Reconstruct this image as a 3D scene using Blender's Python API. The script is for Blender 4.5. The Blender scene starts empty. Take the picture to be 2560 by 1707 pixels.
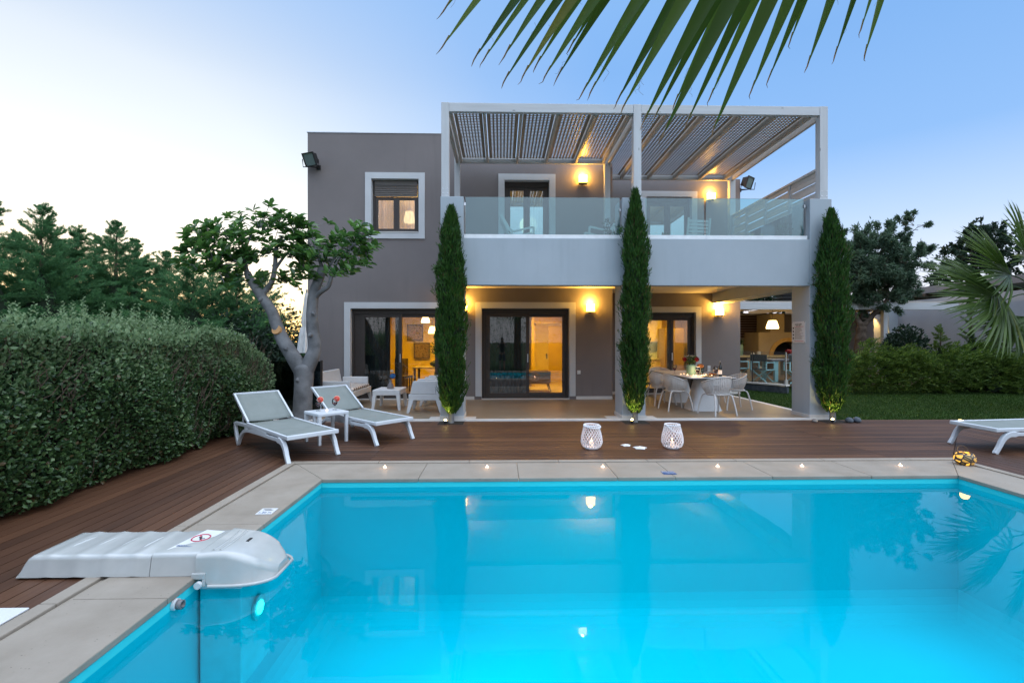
import bpy, math, random
import numpy as np
from mathutils import Vector, Matrix
from math import radians as R, sin, cos, pi, sqrt

SC = bpy.context.scene
COL = SC.collection
random.seed(7)
RNG = np.random.default_rng(11)

# ------------------------------------------------------------------ helpers
class MB:
    """collects geometry that becomes one mesh object"""
    def __init__(s): s.v = []; s.f = []; s.sm = []; s.M = None
    def at(s, M): s.M = M; return s
    def add(s, vs, fs, smooth=False):
        b = len(s.v)
        if s.M is not None: vs = [tuple(s.M @ Vector(q)) for q in vs]
        s.v.extend(tuple(q) for q in vs)
        s.f.extend(tuple(b + i for i in f) for f in fs)
        s.sm.extend([smooth] * len(fs)); return s
    def box(s, x0, x1, y0, y1, z0, z1):
        return s.add([(x0,y0,z0),(x1,y0,z0),(x1,y1,z0),(x0,y1,z0),(x0,y0,z1),(x1,y0,z1),(x1,y1,z1),(x0,y1,z1)],
                     [(0,3,2,1),(4,5,6,7),(0,1,5,4),(1,2,6,5),(2,3,7,6),(3,0,4,7)])
    def cbox(s, c, d, M=None):
        x,y,z = c; a,b,e = d[0]/2, d[1]/2, d[2]/2
        vs = [Vector(q) for q in [(-a,-b,-e),(a,-b,-e),(a,b,-e),(-a,b,-e),(-a,-b,e),(a,-b,e),(a,b,e),(-a,b,e)]]
        if M is not None: vs = [M @ q for q in vs]
        return s.add([(q.x+x,q.y+y,q.z+z) for q in vs],
                     [(0,3,2,1),(4,5,6,7),(0,1,5,4),(1,2,6,5),(2,3,7,6),(3,0,4,7)])
    def hexa(s, bot, top):
        """eight corners: four below, four above (same winding, ccw from above)"""
        return s.add(list(bot)+list(top), [(0,3,2,1),(4,5,6,7),(0,1,5,4),(1,2,6,5),(2,3,7,6),(3,0,4,7)])
    def tube(s, pts, r, n=8, caps=True, smooth=True, flat=None):
        pts = [Vector(p) for p in pts]; m = len(pts)
        rr = r if isinstance(r, (list, tuple)) else [r]*m
        vs = []; fs = []; prev = None
        for i, p in enumerate(pts):
            t = (pts[min(i+1,m-1)] - pts[max(i-1,0)])
            if t.length < 1e-9: t = Vector((0,0,1))
            t.normalize()
            if prev is None:
                u = t.cross(Vector((0,0,1)))
                if u.length < 1e-3: u = t.cross(Vector((0,1,0)))
            else: u = prev - t*prev.dot(t)
            u.normalize(); prev = u; w = t.cross(u)
            for k in range(n):
                a = 2*pi*k/n
                q = p + (u*cos(a) + w*sin(a))*rr[i]
                vs.append((q.x,q.y,q.z))
        for i in range(m-1):
            for k in range(n):
                k2 = (k+1) % n
                fs.append((i*n+k, i*n+k2, (i+1)*n+k2, (i+1)*n+k))
        s.add(vs, fs, smooth)
        if caps:
            s.add(vs[:n], [tuple(reversed(range(n)))]); s.add(vs[-n:], [tuple(range(n))])
        return s
    def bar(s, p0, p1, w, h, up=(0,0,1)):
        """square bar between two points, w across, h along up"""
        p0, p1, up = Vector(p0), Vector(p1), Vector(up)
        t = (p1-p0).normalized(); u = t.cross(up)
        if u.length < 1e-4: u = t.cross(Vector((1,0,0)))
        u.normalize(); v = u.cross(t)
        u *= w/2; v *= h/2
        q = lambda p: [tuple(p-u-v), tuple(p+u-v), tuple(p+u+v), tuple(p-u+v)]
        return s.add(q(p0)+q(p1), [(0,1,2,3),(7,6,5,4),(0,4,5,1),(1,5,6,2),(2,6,7,3),(3,7,4,0)])
    def lathe(s, prof, c=(0,0,0), n=20, smooth=True, caps=True):
        vs = []; fs = []; m = len(prof)
        for r,z in prof:
            for k in range(n):
                a = 2*pi*k/n; vs.append((c[0]+r*cos(a), c[1]+r*sin(a), c[2]+z))
        for i in range(m-1):
            for k in range(n):
                k2 = (k+1)%n; fs.append((i*n+k, i*n+k2, (i+1)*n+k2, (i+1)*n+k))
        s.add(vs, fs, smooth)
        if caps:
            if prof[0][0] > 1e-5: s.add(vs[:n], [tuple(reversed(range(n)))])
            if prof[-1][0] > 1e-5: s.add(vs[-n:], [tuple(range(n))])
        return s
    def prism(s, poly, a0, a1, axis='z', smooth=False):
        """polygon extruded: axis z -> (x,y); axis y -> (x,z); axis x -> (y,z)"""
        n = len(poly)
        def P(p, t):
            if axis == 'z': return (p[0],p[1],t)
            if axis == 'y': return (p[0],t,p[1])
            return (t,p[0],p[1])
        vs = [P(p,a0) for p in poly] + [P(p,a1) for p in poly]
        fs = [tuple(range(n-1,-1,-1)), tuple(range(n,2*n))]
        s.add(vs, fs)
        s.add(vs, [(i,(i+1)%n,n+(i+1)%n,n+i) for i in range(n)], smooth); return s
    def grid(s, fn, nu, nv, smooth=True, thick=None):
        vs = [fn(i/nu, j/nv) for j in range(nv+1) for i in range(nu+1)]
        fs = [(j*(nu+1)+i, j*(nu+1)+i+1, (j+1)*(nu+1)+i+1, (j+1)*(nu+1)+i) for j in range(nv) for i in range(nu)]
        return s.add(vs, fs, smooth)
    def build(s, name, mat, parent=None, bevel=0, seg=2, subsurf=0, solid=0):
        me = bpy.data.meshes.new(name)
        me.from_pydata(s.v, [], s.f); me.update()
        if s.sm: me.polygons.foreach_set('use_smooth', s.sm)
        return link(name, me, mat, parent, bevel, seg, subsurf, solid)

def link(name, me, mat, parent=None, bevel=0, seg=2, subsurf=0, solid=0):
    o = bpy.data.objects.new(name, me); COL.objects.link(o)
    if mat: me.materials.append(mat)
    if parent is not None: o.parent = parent
    if solid:
        m = o.modifiers.new('solid','SOLIDIFY'); m.thickness = solid; m.offset = 0
    if bevel:
        m = o.modifiers.new('bevel','BEVEL'); m.width = bevel; m.segments = seg; m.limit_method = 'ANGLE'; m.angle_limit = R(40)
        m.harden_normals = False
    if subsurf:
        m = o.modifiers.new('sub','SUBSURF'); m.levels = subsurf; m.render_levels = subsurf
    return o

def npmesh(name, V, F, mat, parent=None, smooth=False):
    """V (n,3) array, F (m,k) index array"""
    me = bpy.data.meshes.new(name); n = len(V); m, k = F.shape
    me.vertices.add(n); me.vertices.foreach_set('co', V.astype(np.float32).ravel())
    me.loops.add(m*k); me.loops.foreach_set('vertex_index', F.astype(np.int32).ravel())
    me.polygons.add(m); me.polygons.foreach_set('loop_start', np.arange(0, m*k, k, dtype=np.int32))
    me.update(calc_edges=True); me.validate()
    if smooth: me.polygons.foreach_set('use_smooth', [True]*m)
    return link(name, me, mat, parent)

def unit(A): return A/np.maximum(np.linalg.norm(A, axis=1, keepdims=True), 1e-9)

def leaf_arrays(P, D, L, Wd, fold=.25, N=None, kind='diamond', curl=0.):
    """leaves: base P, direction D, length L, width Wd"""
    n = len(P); D = unit(D)
    Rn = RNG.normal(size=(n,3)) if N is None else N + RNG.normal(size=(n,3))*.35
    S = unit(np.cross(D, Rn)); Nn = np.cross(S, D)
    L = np.broadcast_to(L, (n,))[:,None]; Wd = np.broadcast_to(Wd, (n,))[:,None]
    tip = P + D*L - Nn*L*curl
    mid = P + D*L*.45
    if kind == 'diamond':
        V = np.stack([P, mid - S*Wd/2 + Nn*Wd*fold, tip, mid + S*Wd/2 + Nn*Wd*fold], 1).reshape(-1,3)
        b = np.arange(n)[:,None]*4; F = b + np.array([[0,1,2,3]])
    elif kind == 'oval':   # six-sided leaf folded along its midrib
        a1 = P + D*L*.3; a2 = P + D*L*.68 - Nn*L*curl*.4
        V = np.stack([P, a1 - S*Wd*.46 + Nn*Wd*fold, a2 - S*Wd*.43 + Nn*Wd*fold, tip, a2 + S*Wd*.43 + Nn*Wd*fold, a1 + S*Wd*.46 + Nn*Wd*fold], 1).reshape(-1,3)
        b = np.arange(n)[:,None]*6
        F = np.concatenate([b + np.array([[0,1,2,3]]), b + np.array([[0,3,4,5]])], 0)
    return V, F

def leaves(name, P, D, L, Wd, mat, parent=None, **k):
    V, F = leaf_arrays(P, D, L, Wd, **k)
    return npmesh(name, V, F, mat, parent)

def tag(o, label, cat, group=None):
    o['label'] = label; o['category'] = cat
    if group: o['group'] = group
    return o
def thing(name, label, cat, loc=(0,0,0), rz=0, group=None):
    o = bpy.data.objects.new(name, None); COL.objects.link(o)
    o.location = loc; o.rotation_euler = (0,0,rz); o.empty_display_size = .1
    return tag(o, label, cat, group)
def struct(o): o['kind'] = 'structure'; return o
def stuff(o): o['kind'] = 'stuff'; return o
def copy_tree(o, parent=None):
    c = o.copy(); COL.objects.link(c); c.parent = parent
    for ch in o.children: copy_tree(ch, c)
    return c
def dup(o, loc, rz=None, label=None, group=None):
    c = copy_tree(o); c.location = loc
    if rz is not None: c.rotation_euler = (0,0,rz)
    if label: c['label'] = label
    if group: c['group'] = group
    return c

# ------------------------------------------------------------------ materials
def nodes(name):
    m = bpy.data.materials.new(name); m.use_nodes = True
    nt = m.node_tree; nt.nodes.clear(); return m, nt
def N(nt, t, **k):
    n = nt.nodes.new(t)
    for a, b in k.items():
        if a[0] == '_': setattr(n, a[1:], b)
        else: n.inputs[a.replace('_',' ')].default_value = b
    return n
def c4(c): return (c[0],c[1],c[2],1)
def ramp(nt, fac, stops):
    r = nt.nodes.new('ShaderNodeValToRGB'); e = r.color_ramp.elements
    while len(e) > 1: e.remove(e[-1])
    e[0].position = stops[0][0]; e[0].color = c4(stops[0][1])
    for p, c in stops[1:]:
        q = e.new(p); q.color = c4(c)
    nt.links.new(fac, r.inputs['Fac']); return r.outputs['Color']
def mixc(nt, fac, a, b, mode='MIX'):
    m = nt.nodes.new('ShaderNodeMix'); m.data_type = 'RGBA'; m.blend_type = mode
    for sock, v in ((m.inputs['Factor'],fac),(m.inputs['A'],a),(m.inputs['B'],b)):
        pass
    ins = [i for i in m.inputs if i.type == 'RGBA']; f = [i for i in m.inputs if i.name == 'Factor' and i.type == 'VALUE'][0]
    def put(sock, v):
        if hasattr(v, 'is_linked') or isinstance(v, bpy.types.NodeSocket): nt.links.new(v, sock)
        elif isinstance(v, (int,float)): sock.default_value = v
        else: sock.default_value = c4(v)
    put(f, fac); put(ins[0], a); put(ins[1], b)
    return [o for o in m.outputs if o.type == 'RGBA'][0]
def math_(nt, op, a, b=None, clamp=False):
    m = nt.nodes.new('ShaderNodeMath'); m.operation = op; m.use_clamp = clamp
    for i, v in enumerate((a,b)):
        if v is None: continue
        if isinstance(v, bpy.types.NodeSocket): nt.links.new(v, m.inputs[i])
        else: m.inputs[i].default_value = v
    return m.outputs[0]
def coords(nt, kind='Object', scale=(1,1,1), rot=(0,0,0)):
    t = nt.nodes.new('ShaderNodeTexCoord'); mp = nt.nodes.new('ShaderNodeMapping')
    mp.inputs['Scale'].default_value = scale; mp.inputs['Rotation'].default_value = rot
    nt.links.new(t.outputs[kind], mp.inputs['Vector']); return mp.outputs['Vector']
def wpos(nt, scale=(1,1,1)):
    g = nt.nodes.new('ShaderNodeNewGeometry'); mp = nt.nodes.new('ShaderNodeMapping')
    mp.inputs['Scale'].default_value = scale
    nt.links.new(g.outputs['Position'], mp.inputs['Vector']); return mp.outputs['Vector']
def noise(nt, vec, scale, detail=4, rough=.55):
    n = N(nt, 'ShaderNodeTexNoise', Scale=scale, Detail=detail, Roughness=rough)
    nt.links.new(vec, n.inputs['Vector']); return n.outputs['Fac']
def finish(m, nt, col, rough=.5, metal=0, bump=None, bstr=.2, bdist=.01, spec=.5, trans=None, emis=None, coat=0):
    p = nt.nodes.new('ShaderNodeBsdfPrincipled'); out = nt.nodes.new('ShaderNodeOutputMaterial')
    def put(s, v):
        if isinstance(v, bpy.types.NodeSocket): nt.links.new(v, p.inputs[s])
        elif isinstance(v, (tuple,list)): p.inputs[s].default_value = c4(v)
        else: p.inputs[s].default_value = v
    put('Base Color', col); put('Roughness', rough); put('Metallic', metal); put('Specular IOR Level', spec)
    if coat: p.inputs['Coat Weight'].default_value = coat; p.inputs['Coat Roughness'].default_value = .08
    if emis: put('Emission Color', emis[0]); put('Emission Strength', emis[1])
    if bump is not None:
        b = nt.nodes.new('ShaderNodeBump'); b.inputs['Strength'].default_value = bstr; b.inputs['Distance'].default_value = bdist
        nt.links.new(bump, b.inputs['Height']); nt.links.new(b.outputs['Normal'], p.inputs['Normal'])
    sh = p.outputs[0]
    if trans:
        t = nt.nodes.new('ShaderNodeBsdfTranslucent')
        if isinstance(col, bpy.types.NodeSocket): nt.links.new(col, t.inputs['Color'])
        else: t.inputs['Color'].default_value = c4(col)
        mx = nt.nodes.new('ShaderNodeMixShader'); mx.inputs[0].default_value = trans
        nt.links.new(sh, mx.inputs[1]); nt.links.new(t.outputs[0], mx.inputs[2]); sh = mx.outputs[0]
    nt.links.new(sh, out.inputs['Surface']); return m

def mottled(name, a, b, scale=3, rough=.7, bscale=60, bstr=.15, bdist=.004, spec=.4, metal=0, coat=0, kind='Object', det=5):
    m, nt = nodes(name); v = coords(nt, kind)
    c = ramp(nt, noise(nt, v, scale, det), [(.3,a),(.7,b)])
    return finish(m, nt, c, rough, metal, noise(nt, v, bscale, 3), bstr, bdist, spec, coat=coat)
def plain(name, c, rough=.5, metal=0, spec=.5, var=.06, coat=0, scale=9):
    m, nt = nodes(name); v = coords(nt)
    col = ramp(nt, noise(nt, v, scale, 4), [(.3,[x*(1-var) for x in c]),(.7,[min(1,x*(1+var)) for x in c])])
    r = math_(nt, 'ADD', math_(nt, 'MULTIPLY', noise(nt, v, scale*2, 3), .12), rough-.06)
    return finish(m, nt, col, r, metal, spec=spec, coat=coat)
def foliage(name, dark, light, trans=.25, rough=.5, tips=None, spec=.35, dead=0.):
    m, nt = nodes(name); g = nt.nodes.new('ShaderNodeNewGeometry')
    mid = [(x+y)/2 for x,y in zip(dark,light)]
    st = [(0,dark),(.55,mid),(1,light)]
    if tips: st = [(0,dark),(.5,mid),(.93,light),(1,tips)]
    if dead: st = [(0,(.11,.065,.025)),(dead,(.12,.075,.03)),(dead+.01,dark)]+st[1:]
    c = ramp(nt, g.outputs['Random Per Island'], st)
    n = noise(nt, wpos(nt), 1.7, 3)
    c = mixc(nt, math_(nt,'MULTIPLY',n,.5), c, [x*.55 for x in dark])
    return finish(m, nt, c, rough, spec=spec, trans=trans)
def emitter(name, c, s):
    m, nt = nodes(name); e = N(nt, 'ShaderNodeEmission', Strength=s); e.inputs['Color'].default_value = c4(c)
    o = nt.nodes.new('ShaderNodeOutputMaterial'); nt.links.new(e.outputs[0], o.inputs['Surface']); return m
def glassy(name, tint=(.96,.98,.97), ior=1.5, rough=0., boost=1.0, rmax=1.):
    """a thin pane: mirror by Fresnel over a see-through tint"""
    m, nt = nodes(name)
    fr = N(nt, 'ShaderNodeFresnel', IOR=ior)
    g = N(nt, 'ShaderNodeBsdfGlossy', Roughness=rough); t = nt.nodes.new('ShaderNodeBsdfTransparent')
    t.inputs['Color'].default_value = c4(tint)
    mx = nt.nodes.new('ShaderNodeMixShader'); o = nt.nodes.new('ShaderNodeOutputMaterial')
    nt.links.new(math_(nt,'MINIMUM',math_(nt, 'MULTIPLY', fr.outputs[0], boost, True),rmax), mx.inputs[0])
    nt.links.new(t.outputs[0], mx.inputs[1]); nt.links.new(g.outputs[0], mx.inputs[2])
    nt.links.new(mx.outputs[0], o.inputs['Surface']); return m

def wood_boards(name, axis, cols, rough=.42):
    """oiled hardwood; one random tone per board island, grain along axis"""
    m, nt = nodes(name); g = nt.nodes.new('ShaderNodeNewGeometry')
    tone = ramp(nt, g.outputs['Random Per Island'], cols)
    sc = {'x':(1.2,38,38),'y':(38,1.2,38),'z':(38,38,1.2)}[axis]
    gr = noise(nt, wpos(nt, sc), 1.0, 6, .65)
    broad = noise(nt, wpos(nt, tuple(q*.12 if q > 2 else q*.7 for q in sc)), 1.0, 3)
    c = mixc(nt, math_(nt,'MULTIPLY',gr,.75), tone, [x*.45 for x in cols[0][1]])
    c = mixc(nt, math_(nt,'MULTIPLY',broad,.5), c, [x*1.25 for x in cols[-1][1]])
    r = math_(nt, 'ADD', math_(nt,'MULTIPLY',gr,.25), rough-.12)
    return finish(m, nt, c, r, bump=gr, bstr=.25, bdist=.003, spec=.35)

def painted_wood(name, axis, c=(.52,.53,.54)):
    m, nt = nodes(name)
    sc = {'x':(.9,14,14),'y':(14,.9,14),'z':(14,14,.9)}[axis]
    v = wpos(nt, sc); gr = noise(nt, v, 1.2, 5)
    col = ramp(nt, gr, [(.3,[x*.86 for x in c]),(.65,c)])
    vo = N(nt, 'ShaderNodeTexVoronoi', Scale=1.0, Randomness=1.0); nt.links.new(wpos(nt, {'x':(2.4,7,7),'y':(7,2.4,7),'z':(7,7,2.4)}[axis]), vo.inputs['Vector'])
    kn = ramp(nt, vo.outputs['Distance'], [(.055,(0,0,0)),(.10,(1,1,1))])
    col = mixc(nt, kn, [x*.42 for x in c], col)
    return finish(m, nt, col, .55, bump=gr, bstr=.12, bdist=.004)

M = {}
def plaster(name, a, b):
    m, nt = nodes(name); v = wpos(nt)
    c = ramp(nt, noise(nt, v, .9, 6, .6), [(.3,a),(.7,b)])
    streak = noise(nt, wpos(nt,(5,5,.35)), 1.0, 5, .6); blot = noise(nt, wpos(nt), .45, 3)
    k = math_(nt,'MULTIPLY', ramp(nt, streak, [(.50,(0,0,0)),(.72,(1,1,1))]), ramp(nt, blot, [(.45,(0,0,0)),(.62,(1,1,1))]))
    c = mixc(nt, math_(nt,'MULTIPLY',k,.35), c, [x*.72 for x in a])
    tr_ = noise(nt, wpos(nt,(1,1,1.6)), 3.2, 6, .7); gr = noise(nt, v, 120, 2)
    return finish(m, nt, c, .86, bump=math_(nt,'ADD',math_(nt,'MULTIPLY',tr_,1.6),math_(nt,'MULTIPLY',gr,.5)), bstr=.22, bdist=.006, spec=.2)
M['taupe'] = plaster('taupe_plaster', (.185,.164,.160), (.212,.188,.183))
M['white_plaster'] = plaster('white_plaster', (.355,.40,.435), (.405,.45,.485))
M['trim'] = mottled('white_trim', (.50,.51,.52), (.55,.56,.57), 2, .7, 80, .1, .003, .3)
M['ceiling'] = mottled('soffit_white', (.60,.58,.55), (.66,.64,.61), 2, .85, 80, .1, .003, .2)
M['screen'] = painted_wood('screen_paint_along_y','y',(.62,.585,.555)); M['pergx'] = painted_wood('painted_pine_along_x','x'); M['pergy'] = painted_wood('painted_pine_along_y','y',(.46,.41,.36)); M['pergz'] = painted_wood('painted_pine_along_z','z')
M['alu_dark'] = plain('bronze_aluminium', (.048,.040,.036), .42, .2, .4)
M['alu_light'] = plain('brushed_aluminium', (.55,.56,.57), .38, .9)
M['shutter'] = plain('roller_shutter_taupe', (.13,.115,.105), .55)
M['pane'] = glassy('window_pane', (.93,.95,.94), 1.5, 0, 1.9)
M['upane'] = glassy('balcony_door_pane', (.90,.93,.93), 1.5, 0, 13.0, .6)
M['balus'] = glassy('balustrade_glass', (.58,.79,.81), 1.5, 0, 2.9)
M['clear'] = glassy('clear_glass', (.94,.97,.97), 1.45, 0, 1.6)
M['darkglass'] = glassy('dark_fence_glass', (.16,.2,.22), 1.5, 0, 1.2)
M['white_plastic'] = plain('white_resin', (.60,.61,.62), .42, 0, .45, .03)
M['rail_white'] = plain('white_rail', (.78,.79,.80), .4)
M['sling'] = mottled('grey_sling_fabric', (.175,.20,.19), (.21,.235,.225), 5, .75, 500, .25, .001, .2)
M['coping'] = None
M['iron'] = plain('black_metal', (.02,.02,.021), .45, .3)
M['steel'] = plain('steel', (.6,.6,.61), .25, 1.0)
M['wine'] = plain('red_wine', (.10,.004,.012), .08, 0, .6)
M['candle'] = emitter('candle_flame', (1,.55,.26), 9)
M['wax'] = finish(*nodes('wax'), (.8,.72,.62), .5, emis=((1,.62,.36),.35))
M['lampw'] = emitter('lamp_diffuser', (1,.47,.05), 32)
M['globe'] = emitter('globe_lamp', (1,.74,.36), 2.2)
M['pend'] = emitter('pendant_glow', (1,.68,.26), 5)
M['warm_wall'] = mottled('room_plaster', (.58,.42,.06), (.64,.47,.08), 1.5, .85)
M['room_floor'] = mottled('room_floor_tile', (.44,.36,.27), (.5,.41,.31), 2, .4)
M['bark_grey'] = mottled('smooth_grey_bark', (.10,.102,.105), (.225,.228,.235), 4, .8, 26, .55, .012, .2)
M['bark'] = mottled('brown_bark', (.06,.042,.03), (.14,.105,.08), 7, .9, 30, .8, .02, .15)
# ------------------------------------------------------------------ camera, sky, sun
YAW = R(1.3)
cam = bpy.data.cameras.new('camera'); cam.sensor_width = 36; cam.lens = 36*1209/2560; cam.clip_start = .05; cam.clip_end = 2000
co = bpy.data.objects.new('camera', cam); COL.objects.link(co)
co.location = (0,0,1.55); co.rotation_euler = (R(90), 0, -YAW); SC.camera = co

SUN_AZ = R(-43)                       # measured from +Y, negative to the left
sd = Vector((sin(SUN_AZ), cos(SUN_AZ), 0))
w = bpy.data.worlds.new('World'); SC.world = w; w.use_nodes = True
nt = w.node_tree; nt.nodes.clear()
tc = nt.nodes.new('ShaderNodeTexCoord')
sky = nt.nodes.new('ShaderNodeTexSky'); sky.sky_type = 'NISHITA'; sky.sun_disc = False
sky.sun_elevation = R(2); sky.sun_rotation = SUN_AZ; sky.air_density = 1.0; sky.dust_density = .6; sky.ozone_density = 2.0
sep = nt.nodes.new('ShaderNodeSeparateXYZ'); nt.links.new(tc.outputs['Generated'], sep.inputs[0])
dt = nt.nodes.new('ShaderNodeVectorMath'); dt.operation = 'DOT_PRODUCT'; dt.inputs[1].default_value = sd
nt.links.new(tc.outputs['Generated'], dt.inputs[0])
zc = math_(nt, 'MAXIMUM', sep.outputs['Z'], 0.0)
base = ramp(nt, zc, [(0,(.62,.55,.58)),(.10,(.52,.55,.66)),(.20,(.33,.43,.61)),(.32,(.17,.31,.56)),(.48,(.135,.275,.53)),(.68,(.16,.30,.54)),(.84,(1.35,1.55,1.85)),(1,(1.75,1.95,2.3))])
anti = ramp(nt, zc, [(0,(.46,.50,.58)),(.2,(.58,.66,.82)),(.45,(1.05,1.22,1.46)),(.72,(1.7,1.92,2.25)),(1,(1.75,1.95,2.3))])
dot = dt.outputs['Value']
facing = ramp(nt, math_(nt,'ADD',math_(nt,'MULTIPLY',dot,.5),.5), [(.14,(1,1,1)),(.42,(0,0,0))])
base = mixc(nt, facing, base, anti)
glow = ramp(nt, dot, [(.50,(0,0,0)),(.66,(.20,.20,.20)),(.80,(.62,.62,.62)),(.90,(1,1,1))])
zf = ramp(nt, zc, [(0,(1,1,1)),(.22,(.92,.92,.92)),(.42,(.75,.75,.75)),(.60,(.32,.32,.32)),(.72,(0,0,0))])
gcol = ramp(nt, zc, [(0,(1.5,.95,.30)),(.05,(1.4,1.0,.48)),(.11,(1.12,.95,.66)),(.18,(.86,.80,.69)),(.28,(.60,.62,.61)),(.45,(.54,.55,.53))])
base = mixc(nt, math_(nt,'MULTIPLY',glow,zf), base, gcol)
bg1 = nt.nodes.new('ShaderNodeBackground'); bg1.inputs['Strength'].default_value = .05
bg2 = nt.nodes.new('ShaderNodeBackground'); bg2.inputs['Strength'].default_value = 1.0
nt.links.new(sky.outputs[0], bg1.inputs['Color']); nt.links.new(base, bg2.inputs['Color'])
ad = nt.nodes.new('ShaderNodeAddShader'); wo = nt.nodes.new('ShaderNodeOutputWorld')
nt.links.new(bg1.outputs[0], ad.inputs[0]); nt.links.new(bg2.outputs[0], ad.inputs[1]); nt.links.new(ad.outputs[0], wo.inputs['Surface'])

sl = bpy.data.lights.new('sun','SUN'); sl.energy = .35; sl.angle = R(3); sl.color = (1,.74,.48)
so = bpy.data.objects.new('sun', sl); COL.objects.link(so)
sdir = Vector((sd.x*cos(R(2.5)), sd.y*cos(R(2.5)), sin(R(2.5))))
so.rotation_euler = (-sdir).to_track_quat('-Z','Y').to_euler(); so.location = (-20,20,10)

SC.view_settings.view_transform = 'Standard'; SC.view_settings.look = 'None'
SC.view_settings.exposure = .7; SC.view_settings.gamma = 1; SC.view_settings.use_curve_mapping = False
SC.render.engine = 'CYCLES'
cy = SC.cycles
cy.max_bounces = 8; cy.diffuse_bounces = 3; cy.glossy_bounces = 4; cy.transparent_max_bounces = 16; cy.transmission_bounces = 4
cy.caustics_reflective = False; cy.caustics_refractive = False; cy.sample_clamp_indirect = 3.0; cy.blur_glossy = .3
cy.use_denoising = True
try: cy.denoiser = 'OPENIMAGEDENOISE'; cy.denoising_input_passes = 'RGB_ALBEDO_NORMAL'
except Exception: pass
cy.use_light_tree = True

def point(loc, energy, color=(1,.68,.30), size=.08, name='lamp_light', parent=None):
    l = bpy.data.lights.new(name,'POINT'); l.energy = energy; l.color = color; l.shadow_soft_size = size
    o = bpy.data.objects.new(name, l); COL.objects.link(o); o.location = loc
    if parent is not None: o.parent = parent
    return o
def spot(loc, to, energy, angle, color=(1,.75,.35), size=.03, blend=.6, name='spot_light', parent=None):
    l = bpy.data.lights.new(name,'SPOT'); l.energy = energy; l.color = color; l.spot_size = R(angle); l.spot_blend = blend; l.shadow_soft_size = size
    o = bpy.data.objects.new(name, l); COL.objects.link(o); o.location = loc
    o.rotation_euler = (Vector(to)-Vector(loc)).to_track_quat('-Z','Y').to_euler()
    if parent is not None: o.parent = parent
    return o

# ------------------------------------------------------------------ the ground
PX0,PX1,PY0,PY1 = -2.0,5.26,1.2,5.45          # pool
CX0,CX1,CY0,CY1 = -2.71,5.99,.40,6.28         # coping outer edge
WZ = -.085                                     # water level
m, nt = nodes('earth_and_grass'); v = wpos(nt)
c = ramp(nt, noise(nt, v, .6, 6), [(.35,(.030,.045,.014)),(.6,(.05,.06,.022)),(.75,(.075,.062,.036))])
M['earth'] = finish(m, nt, c, .95, bump=noise(nt, v, 30, 3), bstr=.6, bdist=.03, spec=.1)
g = MB(); zg = -.06; E = 600
xs = [-E, CX0+.03, CX1-.03, E]; ys = [-E, CY0+.03, CY1-.03, E]
for i in range(3):
    for j in range(3):
        if i == 1 and j == 1: continue
        g.add([(xs[i],ys[j],zg),(xs[i+1],ys[j],zg),(xs[i+1],ys[j+1],zg),(xs[i],ys[j+1],zg)], [(0,1,2,3)])
struct(g.build('ground', M['earth']))

# lawn with grass
m, nt = nodes('lawn_soil'); v = wpos(nt)
c = ramp(nt, noise(nt, v, 1.3, 5), [(.3,(.016,.038,.006)),(.7,(.032,.060,.010))])
M['lawn'] = finish(m, nt, c, .9, bump=noise(nt, v, 60, 2), bstr=.5, bdist=.02, spec=.1)
g = MB()
for x0,x1,y0,y1 in ((6.56,34,9.43,13.9),(6.96,34,13.9,34)): g.add([(x0,y0,-.015),(x1,y0,-.015),(x1,y1,-.015),(x0,y1,-.015)], [(0,1,2,3)])
g.add([(-8,-14,-.015),(14,-14,-.015),(14,-.9,-.015),(-8,-.9,-.015)], [(0,1,2,3)])
struct(g.build('lawn', M['lawn']))
M['grass'] = foliage('grass_blades', (.016,.050,.004), (.042,.10,.010), .3, .55)
n = 90000
P = np.stack([RNG.uniform(6.58,20,n), 9.45 + RNG.random(n)**1.15*6.6, np.full(n,-.015)], 1)
P = P[(P[:,0] < 7.2 + (P[:,1]-9.4)*2.0 + 6)]
n2 = 9000
P2 = np.stack([RNG.uniform(-3,4,n2), RNG.uniform(-4.4,-.95,n2), np.full(n2,-.015)], 1)
P = np.concatenate([P,P2]); n = len(P)
D = np.stack([RNG.normal(0,.35,n), RNG.normal(0,.35,n), np.ones(n)], 1)
stuff(leaves('grass', P, D, RNG.uniform(.022,.05,n), .010, M['grass']))

# pool shell
m, nt = nodes('pool_liner'); v = wpos(nt)
c = ramp(nt, noise(nt, v, .8, 3), [(.3,(.04,.60,.64)),(.7,(.045,.63,.67))])
M['liner'] = finish(m, nt, c, .5, spec=.2)
g = MB(); zb = -1.55; r = .25
def ring(x0,x1,y0,y1,z): return [(x0,y0,z),(x1,y0,z),(x1,y1,z),(x0,y1,z)]
rings = [ring(PX0-.012,PX1+.012,PY0-.012,PY1+.012,-.012), ring(PX0-.012,PX1+.012,PY0-.012,PY1+.012,zb+r)]
for k in range(1,6):
    a = pi/2*k/5; d = r*(1-cos(a)); rings.append(ring(PX0+d,PX1-d,PY0+d,PY1-d,zb+r-r*sin(a)))
vs = [q for rg in rings for q in rg]; fs = []
for i in range(len(rings)-1):
    for k in range(4): fs.append((i*4+k, (i+1)*4+k, (i+1)*4+(k+1)%4, i*4+(k+1)%4))
fs.append(tuple(len(vs)-4+k for k in range(4)))
g.add(vs, fs, False); struct(g.build('pool_basin', M['liner']))
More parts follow.
